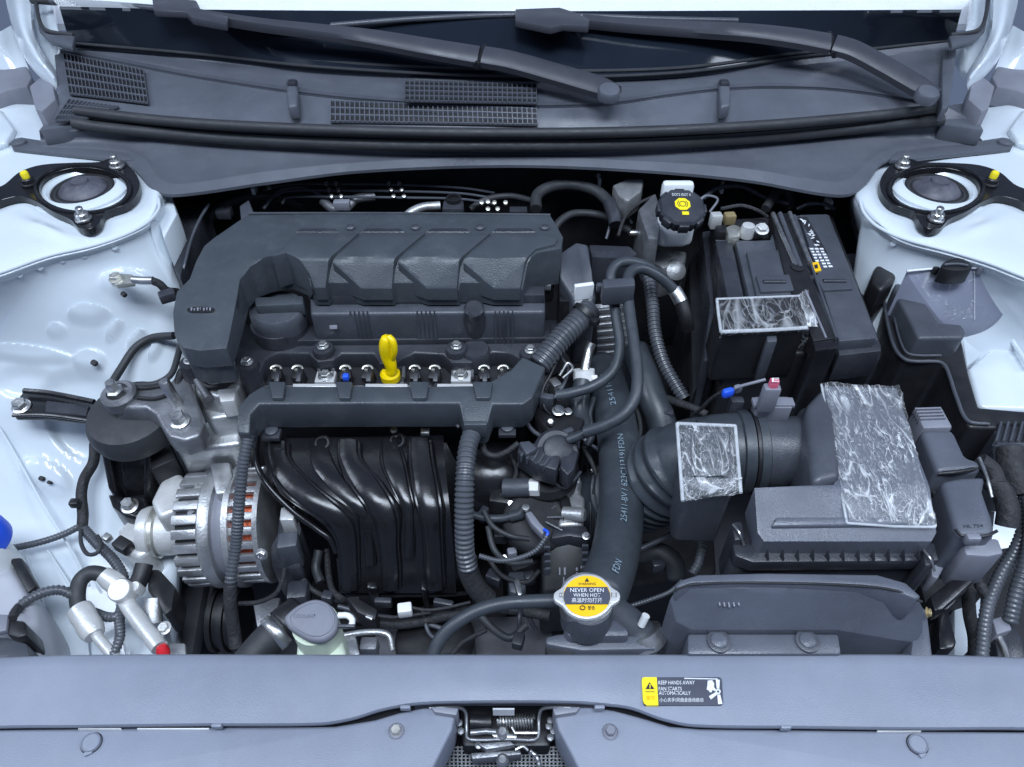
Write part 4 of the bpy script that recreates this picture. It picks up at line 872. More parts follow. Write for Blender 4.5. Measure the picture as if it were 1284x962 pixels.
# washer bottle and corner plug
wb = thing('washer_bottle', 'pale grey washer bottle with a blue cap at the wing edge', 'bottle', (5, 740, -0.36))
mk('bottle', prism([(-60, 690), (6, 692), (12, 704), (34, 742), (48, 772), (40, 800), (60, 840), (-60, 845)], -0.235, -0.36, 0.012, 4), 'tankgrey', wb)
mk('neck', lathe([(0.024, -0.06), (0.024, -0.01), (0.022, 0), (0, 0)], U(-30, 680, -0.20), seg=32), 'tank', wb)
mk('filler_cap', lathe([(0.026, -0.02), (0.027, 0), (0.024, 0.006), (0, 0.008)], U(-29, 668, -0.193), (0, -0.2, 1), 32), 'blue', wb)
mk('strap', prism([(10, 700), (26, 698), (46, 734), (34, 744)], -0.232, -0.25, 0.003), 'black', wb)
cp = thing('corner_plug', 'black multi-pin plug with taped wires in the bay corner', 'plug', (14, 800, -0.3))
mk('housing', prism([(10, 775), (30, 778), (34, 796), (22, 800), (8, 796)], -0.205, -0.25, 0.003), 'black', cp)
mk('socket', prism([(-30, 796), (8, 798), (34, 806), (40, 835), (-30, 835)], -0.215, -0.26, 0.004), 'plastic2', cp)
mk('tape', tube([(16, 776, -0.206), (18, 768, -0.21), (22, 762, -0.222)], 5), 'tape', cp)
mk('bracket', prism([(-30, 768), (10, 770), (8, 790), (-30, 800)], -0.202, -0.21, 0.002), 'grey', cp)
# ================================================================== pipes and lines along the firewall
for k, (y0, y1, lab) in enumerate(((231, 236, 'upper thin black brake pipe clipped along the firewall'), (239, 243, 'middle thin black brake pipe clipped along the firewall'), (247, 250, 'lower thin black brake pipe clipped along the firewall'))):
    br = thing('brake_pipe', lab, 'pipe', (420, y0 + 4, -0.07), 'brake pipes on the firewall')
    mk('pipe', tube([(330 + 12 * k, y0 + 8, -0.05), (360, y0 + 1, -0.05), (420, y0, -0.05), (500, y0 + 1, -0.05), (580, y1, -0.05), (620, y1 + 6, -0.06)], 1.6, seg=8), 'plastic2', br)
    for x in (410, 422, 488, 501):
        mk('clip_stud', lathe([(0.0028, 0), (0.0028, 0.004), (0, 0.005)], U(x + 3 * k, y0 + 0.5, -0.048), (0, -0.5, 1), 10), 'steel', br)
ep = thing('coolant_elbow', 'bright metal elbow pipe behind the engine cover with a black socket', 'pipe', (550, 262, -0.05))
mk('elbow', tube([(506, 275, -0.035), (516, 266, -0.030), (530, 260, -0.028), (552, 258, -0.028)], 5.5, seg=14), 'alu', ep)
mk('socket', pbox(568, 256, -0.022, 26, 22, 0.03, bev=0.003), 'plastic', ep)
mk('collar', lathe([(0.010, 0), (0.010, 0.005), (0.007, 0.005), (0.007, 0.001), (0, 0.001)], U(569, 252, -0.022), seg=20), 'black', ep)
bp = thing('booster_hose', 'curved black vacuum hose arching at the firewall behind the engine cover end', 'hose', (730, 240, -0.1))
mk('hose', tube([(672, 262, -0.05), (674, 244, -0.045), (692, 234, -0.042), (720, 232, -0.042), (748, 240, -0.045), (766, 258, -0.05), (772, 280, -0.06)], 7, seg=16), 'rubber', bp)
mk('end_cuff', tube([(764, 254, -0.048), (770, 270, -0.054), (772, 282, -0.06)], 8.5, seg=16), 'plastic', bp)
bh = thing('body_bracket', 'rough grey metal bracket on the firewall beside the brake fluid reservoir', 'bracket', (795, 240, -0.06))
mk('plate', prism([(768, 232), (786, 224), (808, 224), (804, 240), (788, 252), (776, 246)], -0.03, -0.06, 0.003), 'alu', bh)
mk('wire', tube([(775, 296, -0.06), (784, 272, -0.05), (800, 256, -0.045), (820, 246, -0.04)], 2, seg=8), 'tape', bh)
one('heat_shield', prism([(205, 268), (250, 250), (262, 262), (238, 300), (226, 350), (214, 330)], -0.06, -0.14, 0.004), 'plastic', 'dark plastic duct piece in the gap beside the engine cover elbow', 'duct')
one('wire_lead', tube([(262, 256, -0.035), (250, 276, -0.04), (240, 300, -0.05), (232, 330, -0.06), (228, 346, -0.07)], 1.8, seg=8), 'plastic2', 'thin black wire rising between the white tower and the engine cover', 'wire')
one('firewall_tab', prism([(300, 258), (312, 250), (318, 266), (302, 276)], -0.03, -0.05, 0.002), 'plastic2', 'small dark tab poking up behind the engine cover elbow', 'tab')

# ================================================================== plastic tower and connector stack right of the engine cover
tw = thing('harness_tower', 'upright black plastic wiring tower at the gearbox end of the engine cover', 'wiring cover', (725, 360, -0.14))
mk('tower', prism([(702, 316), (722, 303), (738, 306), (742, 340), (748, 372), (744, 392), (722, 396), (716, 372), (702, 346)], lambda x, y: -0.022 - max(0, y - 330) * 0.0006, -0.14, 0.004, 3), 'plastic2', tw)
mk('edge_trim', prism([(720, 356), (744, 353), (745, 357), (721, 360)], -0.030, -0.05, 0.0006, 1), 'print', tw)
mk('arm', prism([(738, 306), (790, 308), (800, 318), (788, 324), (742, 322)], -0.035, -0.1, 0.003), 'plastic', tw)
mk('plug', pbox(709, 352, -0.045, 16, 18, 0.04, bev=0.002), 'plastic', tw)
mk('plug', pbox(708, 372, -0.055, 14, 18, 0.04, bev=0.002), 'black', tw)
mk('cable_tie', lathe([(0.0165, -0.003), (0.0165, 0.003)], U(734, 394, -0.058), Vector((0.7, 0.6, 0.5)), 24), 'black', tw)
mk('tie_end', pbox(746, 400, -0.052, 10, 10, 0.008, rz=0.7, bev=0.001), 'black', tw)
cl = thing('sensor_plug', 'small dark sensor plug in the notch of the engine cover end', 'plug', (683, 350, -0.06))
mk('body', pbox(682, 338, -0.035, 22, 30, 0.04, rz=0.2, bev=0.004), 'black', cl)
mk('red_lock', pbox(667, 342, -0.032, 7, 5, 0.006, bev=0.001), 'red', cl)
mk('clip', pbox(682, 356, -0.044, 18, 6, 0.008, bev=0.001), 'aludark', cl)
# ribbed metal casting behind the heater hoses
gc = thing('gearbox_casting', 'ribbed grey gearbox casting behind the two heater hoses', 'casting', (765, 420, -0.2))
for k in range(8):
    mk('fin', prism([(748, 386 + 9 * k), (790, 382 + 9 * k), (790, 385 + 9 * k), (748, 389 + 9 * k)], -0.10 - 0.006 * k, -0.2, 0.001, 1), 'alu' if k in (1, 2, 3) else 'aludark', gc)
mk('base', prism([(744, 380), (796, 378), (800, 460), (744, 462)], lambda x, y: -0.11 - (y - 380) * 0.0008, -0.3, 0.003), 'aludark', gc)

# ================================================================== heater hoses with their twin clamp
h1 = thing('heater_hose', 'slim dark heater hose that bends down to the thermostat housing', 'hose', (740, 480, -0.12), 'twin heater hoses')
mk('hose', tube([(836, 356, -0.045), (820, 340, -0.030), (796, 329, -0.020), (776, 330, -0.018), (766, 342, -0.022), (767, 360, -0.030), (773, 400, -0.046), (777, 436, -0.060), (768, 466, -0.072), (744, 484, -0.080), (716, 493, -0.086), (698, 496, -0.09)], 6.6), 'hose', h1)
h2 = thing('heater_hose', 'slim dark heater hose that crosses over the printed radiator hose', 'hose', (790, 500, -0.12), 'twin heater hoses')
mk('hose', tube([(858, 392, -0.07), (848, 368, -0.050), (828, 348, -0.032), (806, 337, -0.022), (792, 340, -0.020), (787, 352, -0.022), (788, 380, -0.030), (794, 424, -0.044), (799, 464, -0.056), (797, 496, -0.066), (784, 518, -0.076), (760, 533, -0.088), (734, 542, -0.1)], 7.2), 'hose', h2)
mk('spring_clamp', sweep([U(846, 364, -0.048), U(850, 371, -0.051), U(854, 379, -0.056)], 0.0082, 20), 'steel', h2)
mk('tail', tube([(854, 378, -0.056), (860, 398, -0.07), (862, 412, -0.085)], 9), 'black', h2)
tc = thing('hose_clamp', 'dark plastic double clip holding the two heater hoses together', 'clip', (777, 356, -0.06))
mk('bar', prism([(755, 349), (796, 347), (797, 358), (756, 361)], -0.004, -0.03, 0.003), 'plastic2', tc)
mk('wing', pbox(752, 356, -0.016, 8, 8, 0.01, bev=0.002), 'plastic2', tc)
for x in (769, 788): mk('clip_edge', lathe([(0.0062, -0.004), (0.0062, 0.004)], U(x, 364, -0.024), (0.05, -0.6, -0.8), 20), 'steel', tc)
one('ribbed_conduit', tube([(812, 340, -0.06), (818, 380, -0.08), (822, 420, -0.10), (832, 455, -0.118), (848, 484, -0.132), (858, 500, -0.14)], 8.5, 0.14, 0.005), 'conduit', 'black ribbed conduit dropping beside the battery into shadow', 'conduit')
bt = thing('bypass_pipe', 'short bright steel coolant pipe with a white spring clamp', 'pipe', (733, 470, -0.15))
mk('pipe', tube([(742, 430, -0.085), (738, 440, -0.092), (734, 460, -0.102), (733, 476, -0.11)], 6, seg=16), 'steel', bt)
mk('clamp', lathe([(0.0125, -0.006), (0.0125, 0.006)], U(732, 470, -0.106), (0.05, -0.55, -0.8), 24), 'white', bt)
mk('clamp_tail', pbox(746, 473, -0.1, 7, 9, 0.006, bev=0.001), 'white', bt)
mk('rubber_end', tube([(732, 474, -0.108), (728, 494, -0.118), (726, 514, -0.126), (730, 532, -0.14)], 12, seg=20), 'hose', bt)
th = thing('thermostat_housing', 'dark thermostat housing with small bolts beside the wiring channel end', 'housing', (690, 510, -0.22))
mk('body', prism([(672, 478), (700, 462), (724, 470), (736, 520), (720, 560), (690, 545), (668, 520)], -0.125, -0.3, 0.006, 3), 'black', th)
mk('plug', pbox(696, 478, -0.10, 12, 16, 0.02, rz=0.5, bev=0.002), 'steel', th)
mk('plug', pbox(686, 496, -0.105, 18, 10, 0.02, rz=-0.2, bev=0.002), 'plastic2', th)
mk('clip', tube([(702, 470, -0.092), (712, 455, -0.088), (718, 462, -0.088), (706, 474, -0.092)], 1.8, seg=8), 'steel', th)
mk('gasket', tube([(704, 440, -0.09), (690, 470, -0.10), (680, 490, -0.108), (682, 510, -0.118), (690, 520, -0.125)], 2.4, seg=8), 'black', th)
bolt(700, 515, -0.118, 6, th); bolt(712, 516, -0.12, 4, th)

# ================================================================== purge valve and throttle area
pv = thing('purge_valve', 'grey and black purge valve with a clipped plug below the heater hose end', 'valve', (690, 580, -0.22))
mk('drum', lathe([(0.024, -0.03), (0.025, 0), (0.022, 0.004), (0.017, 0.004), (0.016, 0.010), (0.012, 0.012), (0, 0.012)], U(698, 566, -0.13), (0.2, -0.5, 1), 36), 'plastic', pv)
mk('plug', prism([(652, 552), (676, 556), (704, 572), (698, 590), (672, 582), (648, 566)], -0.122, -0.15, 0.003), 'plastic', pv)
for k in range(5): mk('plug_rib', prism([(660 + 7 * k, 556 + 4 * k), (663 + 7 * k, 557 + 4 * k), (655 + 7 * k, 572 + 3 * k), (652 + 7 * k, 571 + 3 * k)], -0.119, -0.13, 0.0005, 1), 'plastic2', pv)
mk('plug_clip', prism([(650, 554), (664, 552), (674, 562), (660, 570)], -0.114, -0.126, 0.002), 'plastic2', pv)
mk('bracket', prism([(706, 560), (726, 566), (720, 588), (712, 596), (702, 586)], -0.124, -0.15, 0.002), 'plastic', pv)
mk('spout', tube([(712, 552, -0.118), (728, 546, -0.112), (744, 538, -0.104)], 6, seg=14), 'hose', pv)
mk('skirt', lathe([(0.036, -0.05), (0.036, 0), (0.030, 0.006), (0, 0.006)], U(686, 590, -0.165), (0, -0.2, 1), 32), 'black', pv)
mk('lead', tube([(650, 556, -0.125), (636, 566, -0.13), (620, 572, -0.132), (608, 566, -0.13), (604, 548, -0.124)], 4, seg=10), 'tape', pv)
vb = thing('throttle_unit', 'cast aluminium throttle body with a black lettered motor cover', 'throttle body', (715, 690, -0.33))
mk('casting', prism([(700, 616), (712, 600), (730, 600), (728, 618), (734, 624), (732, 658), (700, 660)], -0.185, -0.3, 0.005, 3), 'alu', vb)
mk('linkage', prism([(702, 626), (714, 622), (718, 640), (706, 650)], -0.178, -0.2, 0.002), 'black', vb)
mk('boss', lathe([(0.008, -0.01), (0.008, 0.012), (0.006, 0.014), (0, 0.014)], U(718, 645, -0.18), (1, -0.3, 0.3), 20), 'alu', vb)
mk('boss', pbox(716, 600, -0.17, 24, 14, 0.02, bev=0.003), 'alu', vb)
mk('motor_cover', prism([(690, 664), (736, 662), (740, 680), (742, 740), (680, 744), (678, 690)], lambda x, y: -0.19 - max(0, y - 664) * 0.0005, -0.32, 0.004, 3), 'black', vb)
mk('cover_rim', prism([(694, 660), (734, 658), (740, 668), (738, 676), (714, 672), (690, 676)], -0.183, -0.21, 0.003), 'plastic', vb)
for k in range(4):
    mk('cover_rib', prism([(682 + 1 * k, 684 + 9 * k), (690, 684 + 9 * k), (690, 687 + 9 * k), (682, 687 + 9 * k)], -0.193 - .0045 * k, -0.24, 0.0004, 1), 'plastic2', vb)
    mk('cover_rib', prism([(730, 682 + 9 * k), (738, 682 + 9 * k), (738, 685 + 9 * k), (730, 685 + 9 * k)], -0.193 - .0045 * k, -0.24, 0.0004, 1), 'plastic2', vb)
bolt(735, 672, -0.178, 4, vb)
for x, y, w_, h_ in ((701, 712, 2, 9), (707, 712, 3, 9), (722, 712, 3, 4), (728, 710, 4, 3), (722, 718, 3, 3), (728, 718, 4, 3), (706, 724, 2, 10)):
    z_ = -0.19 - (y - 664) * 0.0005 + 0.0006
    mk('marking', sheet_bm([U(x, y, z_), U(x + w_ * .8, y, z_), U(x + w_ * .8, y + h_, z_ - h_ * 0.0005), U(x, y + h_, z_ - h_ * 0.0005)], 0.0005, Vector((0, 0, 1))), 'grey', vb)
tbo = thing('throttle_boot', 'black rubber concertina boot between throttle body and radiator hose', 'boot', (745, 640, -0.3))
mk('boot', sweep([U(734 + 1.5 * i, 636, -0.235) for i in range(20)], [0.050 if i % 4 < 2 else 0.045 for i in range(20)], 36), 'rubber', tbo)
va = thing('vacuum_actuator', 'round black vacuum actuator with a hose and silver clip', 'actuator', (668, 655, -0.25))
mk('disc', lathe([(0.034, -0.03), (0.036, -0.004), (0.034, 0), (0.030, 0.002), (0.026, 0.001), (0.012, 0.006), (0, 0.008)], U(672, 652, -0.185), (0.1, -0.35, 1), 40), 'matt', va)
for a in (-0.5, 0.1, 0.7, 1.3):
    d = Vector((math.cos(a), math.sin(a), 0)); c = U(674, 650, -0.180)
    mk('rib', sweep([c + d * 0.01, c + d * 0.03 + Vector((0, 0, -0.002))], 0.0014, 8), 'plastic2', va)
mk('spout', sweep([U(640, 648, -0.176), U(652, 645, -0.173), U(660, 637, -0.168)], 0.0062, 16), 'hose', va)
mk('hose', tube([(644, 647, -0.175), (630, 650, -0.178), (612, 650, -0.18), (590, 645, -0.185)], 5, seg=12), 'hose', va)
cl_ = mk('clip', prism([(658, 642), (666, 640), (678, 656), (686, 664), (680, 670), (666, 656)], -0.160, -0.172, 0.002), 'grey', va)
mk('blue_wire', tube([(682, 664, -0.158), (687, 668, -0.156), (684, 674, -0.158)], 2, seg=8), 'blue', cl_)
mk('screw', lathe([(0.004, 0), (0.004, 0.003), (0, 0.004)], U(659, 638, -0.158), seg=14), 'steel', va)
sv = thing('solenoid_barrel', 'grey solenoid barrel with a white end on the intake outlet', 'solenoid', (655, 612, -0.22))
mk('barrel', sweep([U(632, 612, -0.17), U(645, 612, -0.168), U(664, 611, -0.166)], 0.0105, 24), 'plastic2', sv)
mk('end', sweep([U(664, 611, -0.166), U(672, 611, -0.165), U(677, 611, -0.164)], 0.0095, 6), 'white', sv, 30)
mk('block', prism([(618, 596), (634, 600), (650, 622), (640, 632), (612, 628)], -0.178, -0.25, 0.004), 'black', sv)
sb = thing('knock_sensor', 'small silver bodied sensor plug below the throttle lead', 'sensor', (650, 735, -0.3))
mk('body', prism([(636, 716), (658, 714), (660, 738), (652, 746), (638, 742)], -0.23, -0.27, 0.004), 'plastic2', sb)
mk('shell', prism([(643, 726), (652, 724), (656, 744), (650, 748)], -0.222, -0.24, 0.002), 'steel', sb)
one('sensor_lead', tube([(672, 790, -0.28), (654, 760, -0.262), (652, 772, -0.255), (650, 800, -0.27)], 3, seg=8), 'plastic', 'short grey lead hanging under the overflow hose', 'wire')

# ================================================================== radiator hose with print
rh = thing('radiator_hose', 'thick dark radiator hose with white printed part number', 'hose', (775, 620, -0.25))
rp = [(752, 462, -0.150), (760, 480, -0.142), (768, 510, -0.138), (775, 550, -0.140), (779, 600, -0.142), (778, 650, -0.138), (770, 700, -0.128), (758, 735, -0.118), (750, 752, -0.115)]
RH = 27.5
mk('hose', tube(rp, RH, seg=32), 'hose', rh, 180)
def on_tube(body, pts, rpx, t0, t1, side, size, m, parent):
    """lettering laid on a hose, along its length from t0 to t1 (shares of the length)"""
    W, L = wpath(pts, 0.002); r = rpx * sc(*pts[len(pts) // 2][:3]) + 0.0016; n = len(W)
    bm = text_bm(body); bmesh.ops.triangulate(bm, faces=bm.faces); bmesh.ops.subdivide_edges(bm, edges=bm.edges, cuts=2, use_grid_fill=True); xs = [v.co.x for v in bm.verts]; ys = [v.co.y for v in bm.verts]; x0, x1, y0, y1 = min(xs), max(xs), min(ys), max(ys)
    for v in bm.verts:
        u = (v.co.x - x0) / (x1 - x0); q = (v.co.y - y0) / (y1 - y0)
        f = (t0 + (t1 - t0) * u) * (n - 1); i = min(n - 2, max(0, int(f))); c = W[i].lerp(W[i + 1], f - i)
        T = (W[min(n - 1, i + 3)] - W[max(0, i - 3)]).normalized()
        V = (CAM - c); V = (V - T * V.dot(T)).normalized(); B = T.cross(V)
        a = side + (q - 0.5) * size / r * (1 if t1 < t0 else -1)
        v.co = c + (V * math.cos(a) + B * math.sin(a)) * r
    return mk('lettering', bm, m, parent, 180)
on_tube('25411-BV / 623C113191FDN', rp, RH, 0.76, 0.40, -0.1, 0.0062, 'hoseprint', rh)
on_tube('FDN', rp, RH, 0.955, 0.915, -0.15, 0.0065, 'hoseprint', rh)
on_tube('25411-BV', rp, RH, 0.28, 0.14, -0.05, 0.0062, 'hoseprint', rh)
mk('clamp', sweep([U(*p) for p in ((764, 722, -0.122), (761, 729, -0.120), (757, 737, -0.118))], RH * 0.00066 * 1.06, 36), 'white', rh)
mk('upper_clip', pbox(760, 470, -0.115, 16, 8, 0.008, rz=0.4, bev=0.001), 'steel', rh)
lh = thing('lower_hose', 'dark coolant hose slanting down behind the printed radiator hose', 'hose', (820, 500, -0.25))
mk('hose', tube([(796, 440, -0.13), (806, 466, -0.135), (816, 496, -0.145), (826, 520, -0.155), (832, 545, -0.17)], 19, seg=28), 'hose', lh, 180)
lh = thing('breather_hose', 'dark bent hose below the concertina boot', 'hose', (815, 690, -0.3))
mk('hose', tube([(796, 694, -0.24), (820, 692, -0.235), (842, 702, -0.235), (848, 724, -0.25)], 13, seg=20), 'rubber', lh, 180)

# ================================================================== radiator neck and cap
rn = thing('radiator_neck', 'grey plastic radiator filler neck and side tank above the front panel', 'radiator neck', (750, 800, -0.2))
mk('neck', lathe([(0.022, -0.03), (0.021, -0.01), (0.020, 0.0), (0, 0.0)], U(738, 756, -0.076), seg=36), 'plastic2', rn)
mk('tank', prism([(684, 798), (716, 792), (728, 782), (790, 780), (820, 800), (824, 814), (730, 816), (684, 808)], -0.112, -0.14, 0.003), 'duct', rn)
mk('upper_plate', prism([(706, 784), (716, 774), (770, 774), (788, 786), (790, 798), (712, 798)], -0.100, -0.13, 0.004), 'duct', rn)
mk('outlet', tube([(752, 762, -0.105), (772, 772, -0.112), (796, 790, -0.122), (815, 812, -0.135)], 22, seg=28), 'plastic2', rn)
mk('web', prism([(728, 775), (735, 775), (738, 800), (728, 800)], -0.10, -0.16, 0.002), 'plastic2', rn)
mk('hose_clip', sweep([U(806, 792, -0.118), U(810, 800, -0.122), U(812, 806, -0.126)], 0.0165, 28), 'steel', rn)
mk('clip_tail', sweep([U(804, 784, -0.105), U(810, 772, -0.095)], 0.0035, 12), 'white', rn)
mk('rubber_foot', lathe([(0.012, -0.03), (0.012, 0), (0, 0)], U(702, 812, -0.118), seg=24), 'black', rn)
rc = thing('coolant_filler_cap', 'round yellow warning radiator cap with two metal ears', 'cap', (736, 747, -0.09))
ZC = -0.066
ear = []
for i in range(72):
    a = 2 * math.pi * i / 72; r0 = 33.5
    e = abs(math.cos(a)); bump_ = 8.5 * math.exp(-((1 - e) / 0.055) ** 2) if e > 0.75 else 0
    ear.append((736 + (r0 + bump_) * math.cos(a), 747.5 + 28.5 * math.sin(a)))
mk('disc', prism(ear, ZC, ZC - 0.006, 0.0016, 2), 'alupale', rc)
mk('skirt', lathe([(0.022, -0.02), (0.0225, 0), (0, 0)], U(736, 748, ZC - 0.006), seg=36), 'steel', rc)
st = mk('sticker', prism(ell(736, 747.5, 29.5, 25.6, 56), ZC + 0.0006, ZC - 0.001, 0), 'warn', rc)
zt = ZC + 0.001
band = [(710.5, 736), (761.5, 736), (765, 744), (765.4, 750), (763, 757.5), (709, 757.5), (706.6, 750), (707, 744)]
mk('band', prism(band, zt + 0.0004, ZC, 0), 'inkgrey', st)
def lt(body, x0, y0, x1, y1, z, m, par): letters(body, [U(x0, y0, z), U(x1, y0, z), U(x1, y1, z), U(x0, y1, z)], m, par)
lt('NEVER OPEN', 715, 737.6, 757, 742.4, zt + 0.0009, 'print', st); lt('WHEN HOT', 719, 744, 753, 748.4, zt + 0.0009, 'print', st)
lt('高温时勿打开', 717, 749.6, 755, 755.6, zt + 0.0009, 'print', st)
lt('WARNING', 725, 730.5, 747, 733.5, zt + 0.0004, 'ink', st); lt('警告', 737, 759.5, 746, 764.8, zt + 0.0004, 'ink', st)
mk('symbol', plate(ell(730.5, 762, 3.6, 3, 16), [ell(730.5, 762, 2.6, 2.1, 12)], zt + 0.0006, 0.0004), 'ink', st)
mk('symbol', prism([(736, 724.5), (738.6, 729), (733.4, 729)], zt + 0.0004, ZC, 0), 'ink', st)
lt('CC', 701, 743, 705.8, 749, zt - 0.0004, 'ink', rc); lt('1.1', 766.8, 743, 773, 749, zt - 0.0004, 'ink', rc)
one('overflow_hose', tube([(704, 753, -0.09), (670, 754, -0.092), (630, 757, -0.095), (596, 767, -0.1), (566, 786, -0.108), (548, 808, -0.118), (540, 835, -0.13)], 8.5, seg=20), 'hose', 'grey rubber overflow hose curving from the radiator neck to the front panel', 'hose')

# ================================================================== coolant reservoir, lower hose and bits by the front panel
cv = thing('coolant_reservoir', 'pale green coolant reservoir with a grey snap lid', 'reservoir', (400, 800, -0.22))
mk('tank', prism([(372, 800), (428, 796), (440, 845), (368, 845)], -0.14, -0.24, 0.006, 3), 'tankgreen', cv)
mk('neck', lathe([(0.020, -0.06), (0.020, 0), (0, 0)], U(395, 782, -0.115), seg=32), 'tankgreen', cv)
lid = smooth_loop([(356, 774), (362, 766), (376, 756), (396, 750), (414, 757), (423, 774), (420, 790), (406, 801), (388, 801), (372, 793), (360, 784)], 48)
ld = mk('lid', prism(lid, -0.102, -0.113, 0.004, 3), 'grey', cv)
mk('lid_rim', plate([(394 + (x - 394) * 0.86, 776 + (y - 776) * 0.84) for x, y in lid], [[(394 + (x - 394) * 0.80, 776 + (y - 776) * 0.78) for x, y in lid]], -0.1012, 0.002), 'grey', ld)
lt('COOLANT', 368, 770, 396, 775, -0.1016, 'emboss', ld)
mk('latch', tube([(424, 772, -0.108), (436, 772, -0.108), (442, 778, -0.108), (440, 786, -0.108)], 4, seg=12), 'white', cv)
mk('latch_bar', pbox(434, 784, -0.105, 22, 4, 0.005, bev=0.001), 'plastic2', cv)
lr = thing('lower_radiator_hose', 'fat black hose with a broad silver spring clamp beside the coolant reservoir', 'hose', (340, 800, -0.3))
mk('hose', tube([(296, 850, -0.20), (318, 822, -0.195), (338, 800, -0.19), (358, 782, -0.188), (376, 768, -0.19)], 20, seg=28), 'rubber', lr, 180)
mk('cuff', tube([(352, 786, -0.188), (362, 778, -0.188), (376, 768, -0.19)], 22, seg=28), 'black', lr, 180)
mk('clamp', sweep([U(340, 798, -0.1895), U(346, 793, -0.189), U(351, 788, -0.1885)], 0.0178, 32), 'steel', lr, 180)
wcn = thing('white_plug', 'small white wire plug hanging below the intake manifold', 'plug', (508, 762, -0.3))
mk('housing', pbox(507, 761, -0.245, 18, 14, 0.014, rz=0.15, bev=0.002), 'white', wcn)
mk('lead', tube([(516, 762, -0.25), (535, 765, -0.252), (560, 762, -0.25), (590, 755, -0.245)], 2, seg=8), 'tape', wcn)
bcn = thing('black_plug', 'black two-way plug with bright contacts beneath the intake manifold', 'plug', (465, 768, -0.3))
mk('housing', prism([(432, 748), (446, 748), (474, 764), (470, 778), (448, 768)], -0.25, -0.28, 0.003), 'black', bcn)
mk('contact', pbox(463, 773, -0.246, 10, 5, 0.005, rz=-0.4, bev=0.001), 'steel', bcn)
mk('lead', tube([(474, 772, -0.255), (490, 774, -0.258), (512, 772, -0.258), (540, 768, -0.256)], 2, seg=8), 'tape', bcn)
mk('body_lead', tube([(430, 752, -0.255), (418, 742, -0.26), (412, 720, -0.262), (410, 690, -0.26)], 4, seg=10), 'tape', bcn)
fb = thing('fan_bracket', 'small cast aluminium lug and pipe end behind the coolant reservoir', 'bracket', (450, 805, -0.33))
mk('lug', prism([(430, 800), (446, 796), (452, 820), (432, 830)], -0.25, -0.28, 0.003), 'alu', fb)
mk('nut', pbox(462, 806, -0.245, 22, 18, 0.02, bev=0.003), 'aludark', fb)
mk('pipe', tube([(426, 798, -0.25), (460, 793, -0.25), (486, 796, -0.252), (492, 815, -0.26)], 4, seg=12), 'alu', fb)
one('fan_motor', lathe([(0.045, -0.05), (0.045, -0.005), (0.04, 0), (0.02, 0.004), (0, 0.004)], U(545, 800, -0.30), seg=36), 'black', 'round black fan motor half hidden under the overflow hose', 'fan motor')
one('loom_tape', tube([(440, 772, -0.275), (500, 782, -0.28), (560, 772, -0.275), (620, 762, -0.27), (690, 772, -0.262)], 7, seg=12), 'tape', 'black taped wiring loom running across below the intake manifold', 'loom')
pbx = thing('pump_cluster', 'dark cluster of pump and pulley parts under the alternator', 'pump', (280, 780, -0.4))
for k in range(5): mk('pulley_groove', lathe([(0.040 - 0.004 * (k % 2), 0), (0.040 - 0.004 * (k % 2), 0.006)], U(272 + 7 * k, 775, -0.36), (1, 0, 0), 32), 'black', pbx)
mk('plate', prism([(316, 752), (352, 748), (346, 776), (322, 788)], -0.31, -0.33, 0.003), 'aludark', pbx)

# ================================================================== brake fluid reservoir
br = thing('brake_fluid_reservoir', 'white brake fluid reservoir with an octagonal black cap and yellow mark', 'reservoir', (848, 290, -0.08))
mk('tank', prism([(828, 250), (834, 232), (868, 230), (873, 250), (872, 284), (860, 290), (834, 290), (823, 283)], lambda x, y: -0.012 - max(0, y - 250) * 0.0006, -0.062, 0.007, 4), 'tank', br)
mk('shoulder', pbox(851, 228, 0.003, 40, 14, 0.03, bev=0.005), 'tank', br)
cax = Vector((0.03, -math.sin(R(17)), math.cos(R(17)))).normalized(); cc = U(856, 258, 0.012)
cap = mk('cap', lathe([(0.0275, -0.016), (0.029, -0.013), (0.029, -0.003), (0.0265, 0.0), (0, 0.0)], cc, cax, 8, a0=R(22.5)), 'plastic', br, 30)
ex = Vector((1, 0, 0)); ex = (ex - cax * ex.dot(cax)).normalized(); ey = cax.cross(ex)
for k in range(8):
    d = Matrix.Rotation(R(45 * k), 3, cax) @ ex
    mk('grip', obox(cc + d * 0.0268 - cax * 0.009, 0.006, 0.012, 0.012, bev=0.001, M=Matrix((d, cax.cross(d), cax)).transposed().to_4x4()), 'plastic', cap)
def on_cap(x0, y0, x1, y1, lift): return [cc + ex * a + ey * b + cax * lift for a, b in ((x0, y1), (x1, y1), (x1, y0), (x0, y0))]
oct_ = [cc + (ex * math.cos(R(22.5 + 45 * i)) + ey * math.sin(R(22.5 + 45 * i))) * 0.0098 + ey * 0.002 + cax * 0.0002 for i in range(8)]
mk('yellow_mark', sheet_bm(oct_, 0.0006, cax), 'sunyellow', cap)
def ring_on(c0, r0, r1, a0=0, a1=360, n=20):
    bm = bmesh.new(); V = [(bm.verts.new(c0 + (ex * math.cos(R(a0 + (a1 - a0) * i / n)) + ey * math.sin(R(a0 + (a1 - a0) * i / n))) * r0), bm.verts.new(c0 + (ex * math.cos(R(a0 + (a1 - a0) * i / n)) + ey * math.sin(R(a0 + (a1 - a0) * i / n))) * r1)) for i in range(n + 1)]
    for a, b in zip(V, V[1:]): bm.faces.new((a[0], a[1], b[1], b[0]))
    return bm
c1 = cc + ey * 0.002 + cax * 0.0012
mk('symbol', ring_on(c1, 0.0034, 0.0042), 'ink', cap); mk('symbol', ring_on(c1, 0.0056, 0.0063, -50, 50), 'ink', cap); mk('symbol', ring_on(c1, 0.0056, 0.0063, 130, 230), 'ink', cap)
